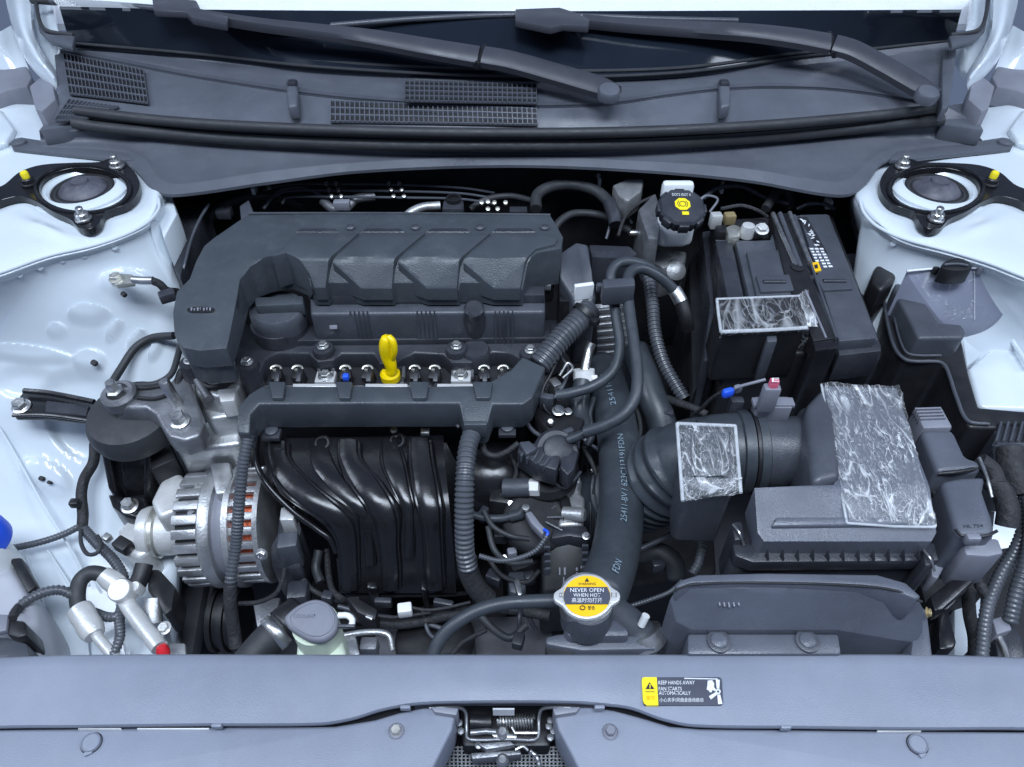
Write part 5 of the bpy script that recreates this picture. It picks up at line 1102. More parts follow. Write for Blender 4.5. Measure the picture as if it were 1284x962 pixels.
letters('DOT3 /DOT 4', on_cap(-0.011, 0.0145, 0.011, 0.0185, 0.0008), 'print', cap)
mk('book_symbol', sheet_bm(on_cap(-0.002, -0.0145, 0.006, -0.0095, 0.0002)[::-1], 0.0006, cax), 'sunyellow', cap)
mc = thing('master_cylinder', 'rough aluminium brake master cylinder below the white reservoir', 'cylinder', (835, 330, -0.15))
mk('body', prism([(818, 312), (862, 314), (860, 328), (832, 336), (818, 328)], -0.088, -0.14, 0.005), 'alu', mc)
mk('knob', lathe([(0.016, -0.03), (0.0165, -0.004), (0.013, 0.006), (0.006, 0.010), (0, 0.010)], U(846, 340, -0.098), (0.1, -0.7, 0.7), 32), 'alu', mc)
mk('flange', prism([(800, 262), (822, 240), (830, 262), (826, 300), (812, 298)], -0.03, -0.1, 0.004), 'aludark', mc)
mk('bleed_nipple', lathe([(0.004, 0), (0.004, 0.012), (0.003, 0.014), (0, 0.014)], U(802, 292, -0.06), (-1, -0.2, 0.1), 14), 'steel', mc)

# ================================================================== battery
ZB = -0.030
ba = thing('battery', 'black car battery with moulded lid, terminal clamp and printed stickers', 'battery', (1000, 400, -0.22))
mk('case', prism([(893, 276), (1044, 268), (1107, 434), (1104, 440), (912, 446), (900, 372)], ZB - 0.022, -0.20, 0.004, 3), 'black', ba)
mk('case_flank', prism([(897, 302), (918, 300), (934, 374), (912, 374)], ZB - 0.006, -0.10, 0.003), 'plastic', ba)
mk('lid', prism([(922, 302), (966, 300), (974, 270), (1040, 268), (1103, 426), (1048, 430), (1004, 402), (946, 402)], ZB - 0.004, ZB - 0.04, 0.003), 'plastic2', ba)
mk('lid_panel', prism([(936, 315), (983, 313), (1000, 371), (949, 372)], ZB + 0.001, ZB - 0.02, 0.0015), 'plastic2', ba)
mk('lid_panel', prism([(1002, 269), (1038, 268), (1100, 424), (1052, 428)], ZB + 0.001, ZB - 0.02, 0.002), 'plastic2', ba)
for q in ([(948, 345), (990, 344), (996, 364), (954, 366)], [(1022, 344), (1062, 344), (1070, 362), (1032, 364)]):
    mk('handle_plate', prism(q, ZB + 0.0045, ZB - 0.01, 0.001, 2), 'plastic2', ba)
for x0, y0 in ((957, 354), (1032, 353)):
    mk('handle_slot', tube([(x0, y0, ZB + 0.0045), (x0 + 14, y0, ZB + 0.0045), (x0 + 28, y0, ZB + 0.0045)], 3.2, seg=12), 'plastic', ba)
mk('lid_front_step', prism([(1050, 428), (1102, 425), (1106, 440), (1052, 446)], ZB - 0.012, ZB - 0.05, 0.002), 'plastic', ba)
# hold-down channel
hd = mk('hold_down', prism([(966, 268), (994, 266), (1010, 330), (1048, 424), (1020, 428), (986, 350)], ZB + 0.004, ZB - 0.02, 0.002), 'black', ba)
for a, b, c_, d, m_ in ((969, 268, 998, 334, 'steel'), (978, 268, 1004, 336, 'plastic2'), (990, 267, 1016, 330, 'steel')):
    mk('channel_rib', sweep([U(a, b, ZB + 0.005), U((a + c_) / 2, (b + d) / 2, ZB + 0.005), U(c_, d, ZB + 0.005)], 0.003, 10), m_, hd)
mk('rail', sweep([U(996, 270, ZB + 0.005), U(1020, 340, ZB + 0.005), U(1049, 424, ZB + 0.004)], 0.0016, 8), 'plastic2', hd)
mk('rail', sweep([U(1010, 364, ZB + 0.005), U(1036, 424, ZB + 0.004)], 0.0012, 8), 'grey', hd)
mk('slot_end', lathe([(0.008, 0), (0.008, 0.002), (0.005, 0.003), (0, 0.003)], U(1000, 336, ZB + 0.004), seg=20), 'black', hd)
mk('strap', prism([(1018, 424), (1050, 422), (1052, 436), (1022, 440)], ZB + 0.002, -0.19, 0.003), 'gloss', hd)
# stickers
sk = mk('maker_sticker', prism([(1002, 272), (1012, 272), (1038, 318), (1024, 310)], ZB + 0.0014, ZB, 0), 'ink', ba)
for i in range(16):
    u = random.random(); v = random.random(); x = 1003 + 9 * u + 22 * v; y = 273 + 40 * v + 3 * u; a = random.random() * 3
    mk('print_stroke', sheet_bm([U(x + 3 * math.cos(a), y + 2 * math.sin(a), ZB + .0016), U(x + .9 * math.sin(a), y - .8 * math.cos(a), ZB + .0016), U(x - 3 * math.cos(a), y - 2 * math.sin(a), ZB + .0016), U(x - .9 * math.sin(a), y + .8 * math.cos(a), ZB + .0016)], 0.0004, Vector((0, 0, 1))), 'print', sk)
ts = mk('rating_sticker', prism([(1013, 310), (1032, 310), (1046, 337), (1026, 338)], ZB + 0.0013, ZB, 0), 'inkgrey', ba)
q = [U(1013, 310, ZB + .0016), U(1032, 310, ZB + .0016), U(1046, 337, ZB + .0016), U(1026, 338, ZB + .0016)]
for i in range(3):
    for j in range(7):
        if (i, j) in ((0, 5), (0, 6)): continue
        c_ = plq(*q, 0.08 + 0.32 * i, 0.05 + 0.135 * j, 0.08 + 0.32 * i + 0.16 + 0.1 * random.random(), 0.05 + 0.135 * j + 0.07)
        mk('print_line', sheet_bm(c_, 0.0003, Vector((0, 0, 1))), 'print', ts)
wl = mk('warning_label', prism([(1016, 330), (1026, 328), (1030, 339), (1020, 341)], ZB + 0.0022, ZB, 0), 'warn', ba)
mk('symbol', prism([(1021, 332), (1025, 331.4), (1026, 336), (1022, 336.6)], ZB + 0.0027, ZB, 0), 'ink', wl)
# negative terminal corner
mk('terminal_well', prism([(897, 276), (962, 272), (968, 298), (902, 302)], ZB - 0.016, -0.10, 0.002), 'matt', ba)
mk('well_edge', tube([(897, 302, ZB - 0.008), (930, 303, ZB - 0.008), (970, 304, ZB - 0.008)], 1.2, seg=8), 'plastic2', ba)
tm = thing('terminal_clamp', 'bright battery terminal clamp with bolts beside small pale plugs', 'terminal', (935, 290, -0.07))
mk('sensor_block', pbox(906, 286, ZB, 14, 16, 0.02, rz=0.1, bev=0.002), 'black', tm)
mk('pale_plug', pbox(899, 268, ZB + 0.008, 14, 12, 0.02, rz=0.1, bev=0.002), 'alupale', tm)
mk('tan_plug', pbox(916, 268, ZB + 0.002, 14, 12, 0.014, rz=0.1, bev=0.002), 'brass', tm)
mk('clamp', prism([(910, 284), (920, 280), (930, 284), (928, 296), (914, 298)], ZB + 0.002, ZB - 0.016, 0.003), 'zinc', tm)
mk('post', lathe([(0.0085, -0.012), (0.0085, 0), (0.0075, 0.004), (0.005, 0.005), (0, 0.004)], U(938, 286, ZB + 0.006), seg=24), 'alupale', tm)
mk('bolt', bolt_bm(U(955, 288, ZB + 0.001), 0.0065, (0, -0.3, 1)), 'alupale', tm, 30)
mk('cable', tube([(904, 262, ZB + 0.004), (930, 258, ZB + 0.006), (950, 264, ZB + 0.002), (962, 272, ZB - 0.008)], 2.4, seg=8), 'tape', tm)
# positive terminal cover under clear film
pc = thing('terminal_cover', 'black box-shaped battery terminal cover under clear film with a plus sign', 'cover', (950, 430, -0.12))
ztc = -0.012
mk('cover', prism([(898, 376), (1000, 372), (1012, 410), (904, 416)], ztc, -0.085, 0.004, 3), 'black', pc)
pl_ = mk('plus_ring', plate(ell(950, 394, 22, 12.5, 36), [ell(950, 394, 19, 10.6, 30)], ztc + 0.0014, 0.0014), 'plastic2', pc)
mk('plus', prism([(942, 393), (949, 393), (948.5, 388), (951.5, 388), (952, 393), (959, 393), (959, 395), (952, 395), (952, 400), (949, 400), (948.8, 395), (942, 395)], ztc + 0.0014, ztc - 0.001, 0), 'plastic2', pl_)
mk('clip', prism([(961, 417), (974, 416), (975, 428), (962, 429)], -0.022, -0.08, 0.002), 'plastic2', pc)
mk('front_rib', tube([(926, 436, -0.075), (932, 430, -0.06), (958, 420, -0.045)], 2.6, seg=8), 'plastic', pc)
mk('film', film_bm([(897, 374), (1004, 371), (1014, 411), (903, 418)], ztc, 30, 20, 0.0010, 3.1, 0.0016, 0.003), 'filmclear', pc)
mk('film_front', sheet_bm([U(903, 417, ztc), U(1014, 411, ztc), U(1012, 440, ztc - 0.045), U(898, 446, ztc - 0.045)], 0.0006, Vector((0, -1, 0))), 'filmclear', pc)
mk('film_flap', film_bm([(1000, 372), (1012, 366), (1026, 412), (1012, 412)], ztc - 0.002, 10, 16, 0.002, 8.2, 0.002), 'film', pc)
mk('film_fold', sweep([U(904, 416, ztc + 0.001), U(960, 414, ztc + 0.001), U(1012, 411, ztc + 0.001)], 0.0020, 8), 'filmedge', pc)
mk('film_fold', sweep([U(899, 375, ztc + 0.002), U(950, 373, ztc + 0.002), U(1003, 371, ztc + 0.002)], 0.0012, 8), 'filmedge', pc)
mk('film_fold', sweep([U(899, 375, ztc + 0.002), U(901, 395, ztc + 0.002), U(904, 416, ztc + 0.002)], 0.0016, 8), 'filmedge', pc)
trb = thing('battery_tray', 'dark battery tray wall in front of the battery case', 'tray', (1000, 470, -0.25))
mk('wall', prism([(886, 452), (960, 452), (966, 444), (1020, 444), (1046, 446), (1108, 440), (1104, 450), (1040, 458), (890, 462)], -0.100, -0.24, 0.004), 'plastic', trb)
mk('side', prism([(880, 290), (893, 288), (906, 380), (894, 452), (882, 452), (890, 380)], -0.075, -0.24, 0.003), 'plastic', trb)
mk('side_skin', prism([(864, 330), (880, 300), (888, 380), (882, 470), (868, 500)], -0.12, -0.3, 0.004), 'black', trb)
# ================================================================== snorkel / intake duct cover by the battery-side wing
sn = thing('fuse_box', 'black stepped fuse box with a smooth grey lid between battery and white wing', 'fuse box', (1170, 440, -0.25))
mk('shoulder', prism([(1120, 362), (1128, 344), (1136, 340), (1150, 362), (1178, 404), (1206, 406), (1212, 416), (1208, 424), (1152, 424), (1140, 400)], -0.058, -0.2, 0.004, 3), 'plastic2', sn)
mk('wall', prism([(1108, 366), (1120, 358), (1140, 402), (1152, 424), (1206, 422), (1216, 470), (1228, 510), (1300, 516), (1300, 540), (1216, 536), (1204, 516), (1188, 462), (1180, 456), (1134, 452), (1120, 440), (1112, 410)], -0.085, -0.26, 0.004, 3), 'black', sn)
mk('step', tube([(1108, 372, -0.083), (1114, 410, -0.083), (1124, 440, -0.083), (1138, 452, -0.083), (1178, 454, -0.083), (1186, 460, -0.083), (1200, 500, -0.083), (1214, 528, -0.083), (1240, 532, -0.083)], 2.2, seg=8), 'plastic2', sn)
mk('step', tube([(1116, 366, -0.08), (1122, 400, -0.08), (1130, 430, -0.08), (1140, 444, -0.08), (1180, 446, -0.08)], 1.6, seg=8), 'plastic2', sn)
mk('corner_foam', prism([(1092, 350), (1098, 332), (1112, 327), (1128, 338), (1122, 352), (1106, 364)], -0.05, -0.12, 0.006, 3), 'black', sn)
mk('inner_floor', prism([(1110, 440), (1190, 462), (1220, 540), (1140, 560), (1100, 500)], -0.19, -0.3, 0.004), 'matt', sn)
def zfl(x, y): return -0.018 - (y - 337) * 0.00088
lid_ = mk('lid', prism(smooth_loop([(1137, 341), (1150, 338), (1180, 337), (1230, 337), (1262, 339), (1278, 352), (1281, 368), (1270, 386), (1250, 398), (1225, 403), (1204, 406), (1184, 405), (1176, 398)], 60), zfl, -0.10, 0.003, 3), 'lidgrey', sn)
mk('film', film_bm([(1142, 342), (1222, 341), (1223, 400), (1184, 402)], zfl, 30, 24, 0.0006, 4.4, 0.0012), 'filmclear', lid_)
mk('film_edge', sweep([U(1222, y, zfl(0, y) + 0.0015) for y in (340, 370, 401)], 0.0006, 6), 'filmedge', lid_)
mk('lid_edge', tube([(1137, 340, -0.018), (1180, 336.5, -0.016), (1230, 336.5, -0.016), (1262, 338.5, -0.017)], 1.4, seg=8), 'print', lid_)
lt_ = mk('latch', prism(smooth_loop([(1180, 335), (1186, 327), (1200, 323), (1213, 327), (1219, 336), (1200, 339)], 28), -0.006, -0.026, 0.002), 'black', sn)
mk('ridge', tube([(1184, 332, -0.004), (1200, 331, -0.003), (1214, 333, -0.004)], 1.6, seg=8), 'plastic2', lt_)
mk('end_tab', pbox(1175, 335, -0.012, 8, 6, 0.01, bev=0.002), 'black', lt_)
mk('end_tab', pbox(1231, 335, -0.012, 8, 5, 0.01, bev=0.002), 'grey', lt_)
one('rusty_bracket', prism([(1058, 318), (1072, 316), (1080, 340), (1092, 366), (1080, 372), (1066, 345)], -0.09, -0.12, 0.003), 'plastic', 'small dark bracket in the gap between battery and strut tower', 'bracket')
bs = thing('bracket_bolt', 'bright bolt head in the gap between battery and strut tower', 'bolt', (1080, 330, -0.09)); bolt(1079, 330, -0.085, 6, bs)

# ================================================================== air filter box
def zl(x, y): return -0.028 - max(0, (y - 610)) * 0.00025
ab = thing('air_filter_box', 'dark grey air filter box with crinkled clear film over its lid', 'air filter box', (1060, 680, -0.2))
mk('lid', relief([(1032, 484), (1124, 487), (1150, 570), (1174, 668), (1168, 679), (958, 679), (950, 668), (946, 612), (1046, 608), (1042, 560)], zl, -0.066, 0.006, 4), 'duct', ab)
mk('raised_panel', prism([(974, 648), (1130, 648), (1140, 658), (968, 660)], lambda x, y: zl(x, y) + 0.003, -0.06, 0.0015), 'duct', ab)
mk('neck_hood', prism([(1010, 508), (1032, 484), (1050, 520), (1056, 600), (1020, 606), (1014, 560)], lambda x, y: -0.022, -0.10, 0.008, 4), 'plastic2', ab)
mk('flange', prism([(918, 682), (950, 680), (1172, 680), (1178, 703), (944, 705), (922, 697)], -0.063, -0.078, 0.002), 'plastic', ab)
mk('base', prism([(914, 690), (1168, 690), (1164, 706), (920, 708)], -0.074, -0.22, 0.005), 'plastic', ab)
for i in range(11):
    x = 962 + i * 19
    mk('rib', prism([(x, 688), (x + 2, 688), (x + 3, 702), (x + 1, 702)], lambda x, y: -0.052 if y < 695 else -0.061, -0.07, 0.0004, 1), 'plastic', ab)
for x, y in ((925, 658), (1164, 690)):
    k = mk('spring_clip', prism([(x - 8, y - 4), (x + 6, y - 6), (x + 10, y + 18), (x - 4, y + 20)], -0.056, -0.12, 0.003), 'plastic', ab)
    mk('clip_wire', tube([(x - 6, y, -0.054), (x + 2, y + 10, -0.052), (x + 8, y + 26, -0.062)], 1.6, seg=8), 'steel', k)
mk('latch_leg', prism([(1168, 690), (1180, 688), (1184, 712), (1176, 726), (1168, 722)], -0.095, -0.12, 0.002), 'grey', ab)
mk('film', film_bm([(1030, 482), (1126, 486), (1173, 662), (1062, 657)], zl, 60, 90, 0.0022, 1.7, 0.0035, 0.002), 'film', ab)
for a_, b_, c_ in (((1030, 482), (1044, 560), (1062, 656)), ((1062, 656), (1120, 660), (1173, 661))): mk('film_edge', sweep([U(p[0], p[1], zl(*p) + 0.0042) for p in (a_, b_, c_)], 0.0011, 8), 'filmedge', ab)

# ================================================================== intake pipe with sensor
ip = thing('intake_pipe', 'dark ribbed air intake pipe between the filter box and the concertina bellows', 'intake pipe', (970, 580, -0.14))
P0 = U(916, 566, -0.075); P1 = U(1040, 566, -0.072); pa = (P1 - P0).normalized(); PL = (P1 - P0).length
def ipl(prof, name, m='plastic2'): return mk(name, lathe([(r, h * PL) for r, h in prof], P0, pa, 48), m, ip, 30)
ipl([(0.031, -0.35), (0.036, -0.2), (0.038, 0.0), (0.0385, 0.08)], 'elbow_end', 'hose')
ipl([(0.037, 0.04), (0.041, 0.06), (0.041, 0.16), (0.038, 0.17), (0.038, 0.20), (0.041, 0.21), (0.041, 0.29), (0.037, 0.31)], 'cuff', 'hose')
ipl([(0.0418, 0.17), (0.0418, 0.20)], 'hose_band', 'black')
ipl([(0.0345, 0.28), (0.0345, 0.80)], 'tube')
ipl([(0.035, 0.74), (0.042, 0.76), (0.043, 0.80), (0.043, 1.0), (0.040, 1.05)], 'flange')
ms = thing('air_flow_sensor', 'grey air flow sensor with a red-topped plug standing on the intake pipe', 'sensor', (970, 520, -0.06))
mk('base', pbox(970, 504, -0.022, 44, 20, 0.022, bev=0.002), 'grey', ms)
mk('base_plate', pbox(970, 503, -0.020, 52, 14, 0.005, bev=0.001), 'grey', ms)
mk('plug', pbox(969, 484, 0.008, 22, 14, 0.032, bev=0.003), 'grey', ms)
mk('red_lock', pbox(972, 476, 0.016, 12, 9, 0.016, bev=0.002), 'pink', ms)
mk('red_mark', letters('E', [U(968, 474, .0168), U(977, 474, .0168), U(977, 479, .0168), U(968, 479, .0168)], 'white', ms).data and lathe([(0.002, 0), (0.002, 0.002), (0, 0.002)], U(960, 498, -0.018), seg=10), 'black', ms)
mk('lead', tube([(960, 476, 0.006), (945, 480, 0.002), (930, 484, -0.004), (922, 487, -0.008)], 2, seg=8), 'grey', ms)
bc = thing('blue_clip', 'bright blue cable clip on the sensor lead', 'clip', (917, 488, -0.03))
mk('clip', pbox(914, 488, -0.008, 16, 9, 0.010, rz=0.35, bev=0.003), 'blue', bc)
mk('end', pbox(926, 484, -0.010, 10, 8, 0.008, rz=0.35, bev=0.002), 'grey', bc)
mk('lead', tube([(908, 490, -0.012), (892, 500, -0.03), (880, 512, -0.05), (870, 520, -0.07)], 2.4, seg=8), 'tape', bc)
mk('stand', pbox(925, 500, -0.03, 18, 12, 0.03, bev=0.003), 'plastic', bc)
# bellows elbow and resonator with film
bl = thing('intake_bellows', 'black rubber concertina intake bellows bending down towards the throttle', 'bellows', (820, 630, -0.3))
W, L = wpath([(915, 574, -0.085), (880, 574, -0.092), (856, 580, -0.102), (834, 596, -0.125), (812, 612, -0.16), (780, 622, -0.20), (752, 632, -0.23)], 0.0026)
mk('bellows', sweep(W, [0.041 + (0.0045 if (i % 4) < 2 else -0.0) * (1 if 0.24 < i / len(W) < 0.80 else 0) for i in range(len(W))], 40), 'hose', bl, 50)
rs = thing('resonator', 'box-shaped intake resonator wrapped in crinkled clear film', 'resonator', (888, 600, -0.14))
mk('box', prism([(856, 536), (916, 536), (924, 600), (918, 614), (866, 612), (858, 604)], lambda x, y: -0.034 - max(0, y - 560) * 0.0002, -0.13, 0.006, 4), 'plastic2', rs)
mk('raised_top', prism([(874, 546), (904, 546), (914, 596), (872, 598)], lambda x, y: -0.030 - max(0, y - 560) * 0.0002, -0.06, 0.003), 'cover', rs)
mk('film', film_bm([(849, 531), (922, 534), (929, 618), (856, 628)], lambda x, y: -0.029 - max(0, y - 560) * 0.0002 - (0.004 if (y > 600 or y < 545 or x < 866 or x > 914) else 0), 40, 46, 0.0014, 5.3, 0.002, 0.004), 'film', rs)
for a_, b_ in (((849, 531), (922, 534)), ((849, 531), (856, 628)), ((922, 534), (929, 618))): mk('film_edge', sweep([U(a_[0], a_[1], -0.031), U((a_[0] + b_[0]) / 2, (a_[1] + b_[1]) / 2, -0.032), U(b_[0], b_[1], -0.036)], 0.0016, 8), 'filmedge', rs)
mk('film_hem', film_bm([(852, 604), (929, 604), (930, 619), (856, 630)], lambda x, y: -0.036 - (y - 604) * 0.0006, 30, 10, 0.002, 9.3, 0.004), 'film', rs)
one('ribbed_conduit', tube([(874, 655, -0.16), (880, 680, -0.17), (876, 705, -0.18), (868, 720, -0.185)], 6, 0.15, 0.004), 'conduit', 'short grey ribbed conduit dropping below the resonator', 'conduit')
one('vacuum_tube', tube([(790, 760, -0.15), (815, 752, -0.15), (840, 742, -0.145), (856, 728, -0.14)], 3, 0.15, 0.003, 10), 'conduit', 'thin black ribbed tube running from the hose clamp to the front duct', 'tube')
one('pipe_stub', sweep([U(800, 566, -0.13), U(806, 562, -0.125)], 0.008, 18), 'steel', 'little bright metal stub beside the concertina bellows', 'stub')

# ================================================================== front air duct
fd = thing('front_air_duct', 'long rounded grey plastic air duct behind the front panel with two push pins', 'air duct', (1000, 800, -0.2))
def zd(x, y): return -0.050 - max(0, (y - 735)) * 0.00074
mk('duct', relief([(840, 752), (848, 738), (868, 731), (960, 729), (1080, 732), (1130, 738), (1150, 748), (1158, 764), (1157, 792), (1148, 806), (1120, 802), (1050, 790), (868, 790), (848, 780)], zd, -0.15, 0.008, 4), 'duct', fd)
mk('lid', prism([(846, 734), (856, 726), (876, 720), (960, 718), (1100, 720), (1136, 730), (1156, 748), (1150, 752), (1120, 740), (1080, 734), (960, 731), (868, 732), (850, 740)], -0.045, -0.08, 0.003, 3), 'duct', fd)
mk('seam', tube([(846, 740, -0.046), (868, 733, -0.046), (960, 731, -0.046), (1080, 735, -0.046), (1128, 742, -0.046), (1156, 755, -0.048)], 1.8, seg=8), 'matt', fd)
mk('front_flange', prism([(862, 794), (1052, 794), (1056, 820.5), (862, 820.5)], -0.0965, -0.16, 0.003), 'duct', fd)
mk('end_wall', prism([(1150, 756), (1164, 764), (1172, 830), (1140, 830), (1144, 800)], -0.10, -0.2, 0.004), 'duct', fd)
for x in (901, 1012):
    e = mk('pin_boss', lathe([(0.0098, -0.02), (0.0098, 0.002), (0.0085, 0.0025), (0, 0.0025)], U(x, 805, -0.0965), seg=32), 'plastic2', fd)
    mk('push_pin', lathe([(0.0068, 0.0025), (0.0068, 0.0035), (0.0055, 0.0045), (0, 0.0047)], U(x, 805, -0.0965), seg=28), 'duct', e)
for k in range(5): mk('moulded_mark', pbox(902 + 6 * k, 757 - abs(k - 2), -0.0652, 2, 9, 0.002, bev=0.0003), 'grey', fd)
bolt(1162, 768, -0.088, 5, fd, 'brass', ax=(0.8, -0.4, 0.6))

# ================================================================== control-unit plugs and harness, battery-side wing
cu = thing('control_unit_plug', 'pair of stepped grey control unit plugs with black latches along the filter box', 'plug', (1200, 600, -0.14))
mk('plug_tail', prism([(1146, 511), (1181, 509), (1196, 536), (1158, 537)], -0.055, -0.11, 0.003), 'grey', cu)
for k in range(4): mk('tail_step', prism([(1147 + 2 * k, 511 + 4 * k), (1180 + 2 * k, 510 + 4 * k), (1181 + 2 * k, 512 + 4 * k), (1148 + 2 * k, 513 + 4 * k)], -0.052, -0.06, 0.0004, 1), 'grey', cu)
mk('plug_body', prism([(1154, 538), (1196, 538), (1212, 572), (1230, 578), (1232, 590), (1176, 592)], -0.045, -0.12, 0.006, 3), 'duct', cu)
mk('latch', tube([(1176, 594, -0.05), (1200, 592, -0.045), (1234, 586, -0.05)], 3, seg=10), 'black', cu)
mk('plug_body', prism([(1180, 602), (1206, 597), (1238, 596), (1234, 616), (1246, 650), (1250, 672), (1202, 672), (1192, 640)], -0.045, -0.12, 0.006, 3), 'duct', cu)
mk('latch', tube([(1198, 664, -0.043), (1206, 672, -0.043), (1236, 672, -0.043), (1250, 666, -0.045)], 2, seg=8), 'black', cu)
mk('latch_key', pbox(1222, 672, -0.038, 18, 10, 0.01, bev=0.002), 'grey', cu)
mk('plug_tail', prism([(1204, 676), (1252, 674), (1260, 694), (1240, 698), (1212, 696)], -0.060, -0.11, 0.003), 'grey', cu)
letters('HL 754', [U(1208, 658, -0.0445), U(1232, 657, -0.0445), U(1233, 661, -0.0445), U(1209, 662, -0.0445)], 'plastic', cu)
mk('loom', tube([(1240, 600, -0.07), (1256, 616, -0.075), (1264, 640, -0.08), (1262, 660, -0.09)], 13, seg=16), 'tape', cu)
mk('loom', tube([(1228, 578, -0.06), (1244, 590, -0.065), (1250, 606, -0.07)], 11, seg=16), 'tape', cu)
mk('clip_wire', tube([(1228, 574, -0.045), (1238, 600, -0.045), (1244, 624, -0.05)], 2, seg=8), 'steel', cu)
mk('side_wire', tube([(1150, 536, -0.07), (1160, 570, -0.07), (1166, 600, -0.075), (1178, 640, -0.075), (1192, 664, -0.07)], 2.6, seg=8), 'tape', cu)
rl = thing('wing_loom', 'fat ribbed wiring loom coming down the battery-side wing', 'loom', (1260, 680, -0.2))
mk('cuff', lathe([(0.0145, -0.006), (0.0145, 0.014)], U(1266, 566, -0.075), (0.05, -0.6, -0.6), 28), 'plastic2', rl)
mk('taped', tube([(1266, 562, -0.07), (1270, 590, -0.08), (1282, 620, -0.09)], 16, seg=20), 'tape', rl)
mk('conduit', tube([(1268, 580, -0.08), (1282, 612, -0.09), (1285, 650, -0.10), (1276, 684, -0.11), (1254, 722, -0.12), (1238, 764, -0.13), (1230, 830, -0.14)], 8, 0.13, 0.0044), 'conduit', rl)
mk('branch', tube([(1284, 600, -0.09), (1292, 640, -0.09), (1290, 690, -0.1), (1275, 740, -0.12), (1266, 780, -0.14)], 9, 0.13, 0.0044), 'conduit', rl)
fbx = thing('relay_box', 'black slatted relay box top at the bay edge above the fat loom', 'relay box', (1268, 540, -0.16))
mk('box', prism([(1246, 540), (1262, 524), (1320, 520), (1320, 560), (1250, 558)], -0.085, -0.2, 0.004), 'plastic', fbx)
for k in range(5): mk('slat', prism([(1254 + 9 * k, 528), (1258 + 9 * k, 528), (1252 + 9 * k, 552), (1248 + 9 * k, 552)], -0.081, -0.09, 0.0006, 1), 'plastic2', fbx)
wbk = thing('wing_bracket', 'black folded steel strap bracing the filter box to the white rail', 'bracket', (1195, 760, -0.2))
mk('strap', prism([(1166, 748), (1214, 712), (1226, 716), (1224, 726), (1182, 764), (1172, 766)], -0.10, -0.13, 0.002), 'gloss', wbk)
mk('leg', prism([(1176, 766), (1188, 758), (1200, 806), (1196, 814), (1178, 814)], -0.13, -0.16, 0.002), 'gloss', wbk)
hx = thing('headlamp_plug', 'black plug and silver clip at the front corner by the fat loom', 'plug', (1262, 800, -0.25))
mk('body', prism([(1244, 782), (1268, 776), (1284, 800), (1290, 830), (1252, 832)], -0.15, -0.22, 0.004), 'plastic', hx)
mk('clip', prism([(1244, 776), (1262, 770), (1270, 790), (1250, 796)], -0.14, -0.17, 0.002), 'grey', hx)
mk('pipe', tube([(1250, 796, -0.15), (1258, 812, -0.15), (1264, 832, -0.15)], 5, seg=12), 'steel', hx)
mk('tape', tube([(1214, 742, -0.17), (1216, 772, -0.17), (1222, 800, -0.175), (1222, 832, -0.18)], 8, seg=14), 'tape', hx)
mk('cap', tube([(1222, 720, -0.12), (1230, 736, -0.125), (1240, 752, -0.13)], 7, 0.1, 0.005), 'tape', hx)
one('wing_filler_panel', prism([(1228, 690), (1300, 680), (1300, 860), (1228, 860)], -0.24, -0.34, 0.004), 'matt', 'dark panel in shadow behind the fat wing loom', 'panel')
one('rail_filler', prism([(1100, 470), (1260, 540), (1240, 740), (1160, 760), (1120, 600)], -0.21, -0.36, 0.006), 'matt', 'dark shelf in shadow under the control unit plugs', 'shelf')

# ================================================================== front panel over the radiator
fp = thing('radiator_cover', 'wide lilac-grey plastic front panel over the radiator', 'front panel', (642, 870, -0.17))
ZF = -0.100
bk = [(-80, 832, ZF - .004), (0, 827, ZF - .001), (120, 823, ZF), (400, 823, ZF), (642, 823, ZF), (900, 823, ZF), (1160, 823, ZF), (1284, 827, ZF - .001), (1364, 832, ZF - .004)]
brk = [(-80, 852, ZF - .002), (0, 848, ZF), (250, 845, ZF + .002), (642, 845, ZF + .002), (1040, 845, ZF + .002), (1284, 848, ZF), (1364, 852, ZF - .002)]
fe = [(-80, 916, ZF - .003), (0, 910, ZF - .001), (100, 909, ZF), (250, 907, ZF), (400, 906, ZF), (440, 900, ZF), (480, 888, ZF), (520, 881, ZF), (560, 879, ZF), (642, 878, ZF), (724, 879, ZF), (750, 881, ZF), (790, 886, ZF), (830, 900, ZF), (870, 908, ZF), (1000, 910, ZF), (1150, 912, ZF), (1284, 912, ZF - .001), (1364, 918, ZF - .003)]
fe2 = [(x, y + 3.5, z - 0.003) for x, y, z in fe]; fe3 = [(x, y + 4.5, z - 0.014) for x, y, z in fe]; bk2 = [(x, y - 2, z - 0.004) for x, y, z in bk]; bk3 = [(x, y - 1, z - 0.05) for x, y, z in bk]
mk('panel', strip([bk3, bk2, bk, brk, mid(brk, fe, 120, 0.5, 0.0008), fe, fe2, fe3], 160, 2), 'trim', fp, 60)
for side in (fe[:8], fe[11:]): mk('gap_shadow', strip([[(x, y + 1, z - 0.016) for x, y, z in side], [(x, y + 30, z - 0.03) for x, y, z in side]], 60, 2), 'matt', fp)  # black strips drawn in for the shade inside the seam gap
def lower(m_):
    X = (lambda x: x) if not m_ else (lambda x: 1268 - x)
    o = [(-90, 918), (0, 914), (250, 911), (420, 910), (470, 902), (500, 893), (530, 887), (566, 886), (572, 892), (567, 915), (552, 945), (530, 990), (520, 1010), (-90, 1010)]
    if m_: o = [(1374, 920), (1284, 917), (1150, 916), (880, 913), (840, 910), (800, 898), (770, 890), (740, 886), (700, 886), (694, 892), (700, 915), (716, 945), (738, 990), (748, 1010), (1374, 1010)]
    return mk('lower_panel', prism(o, ZF - 0.010, ZF - 0.05, 0.003, 3), 'trim', fp)
lower(False); lower(True)
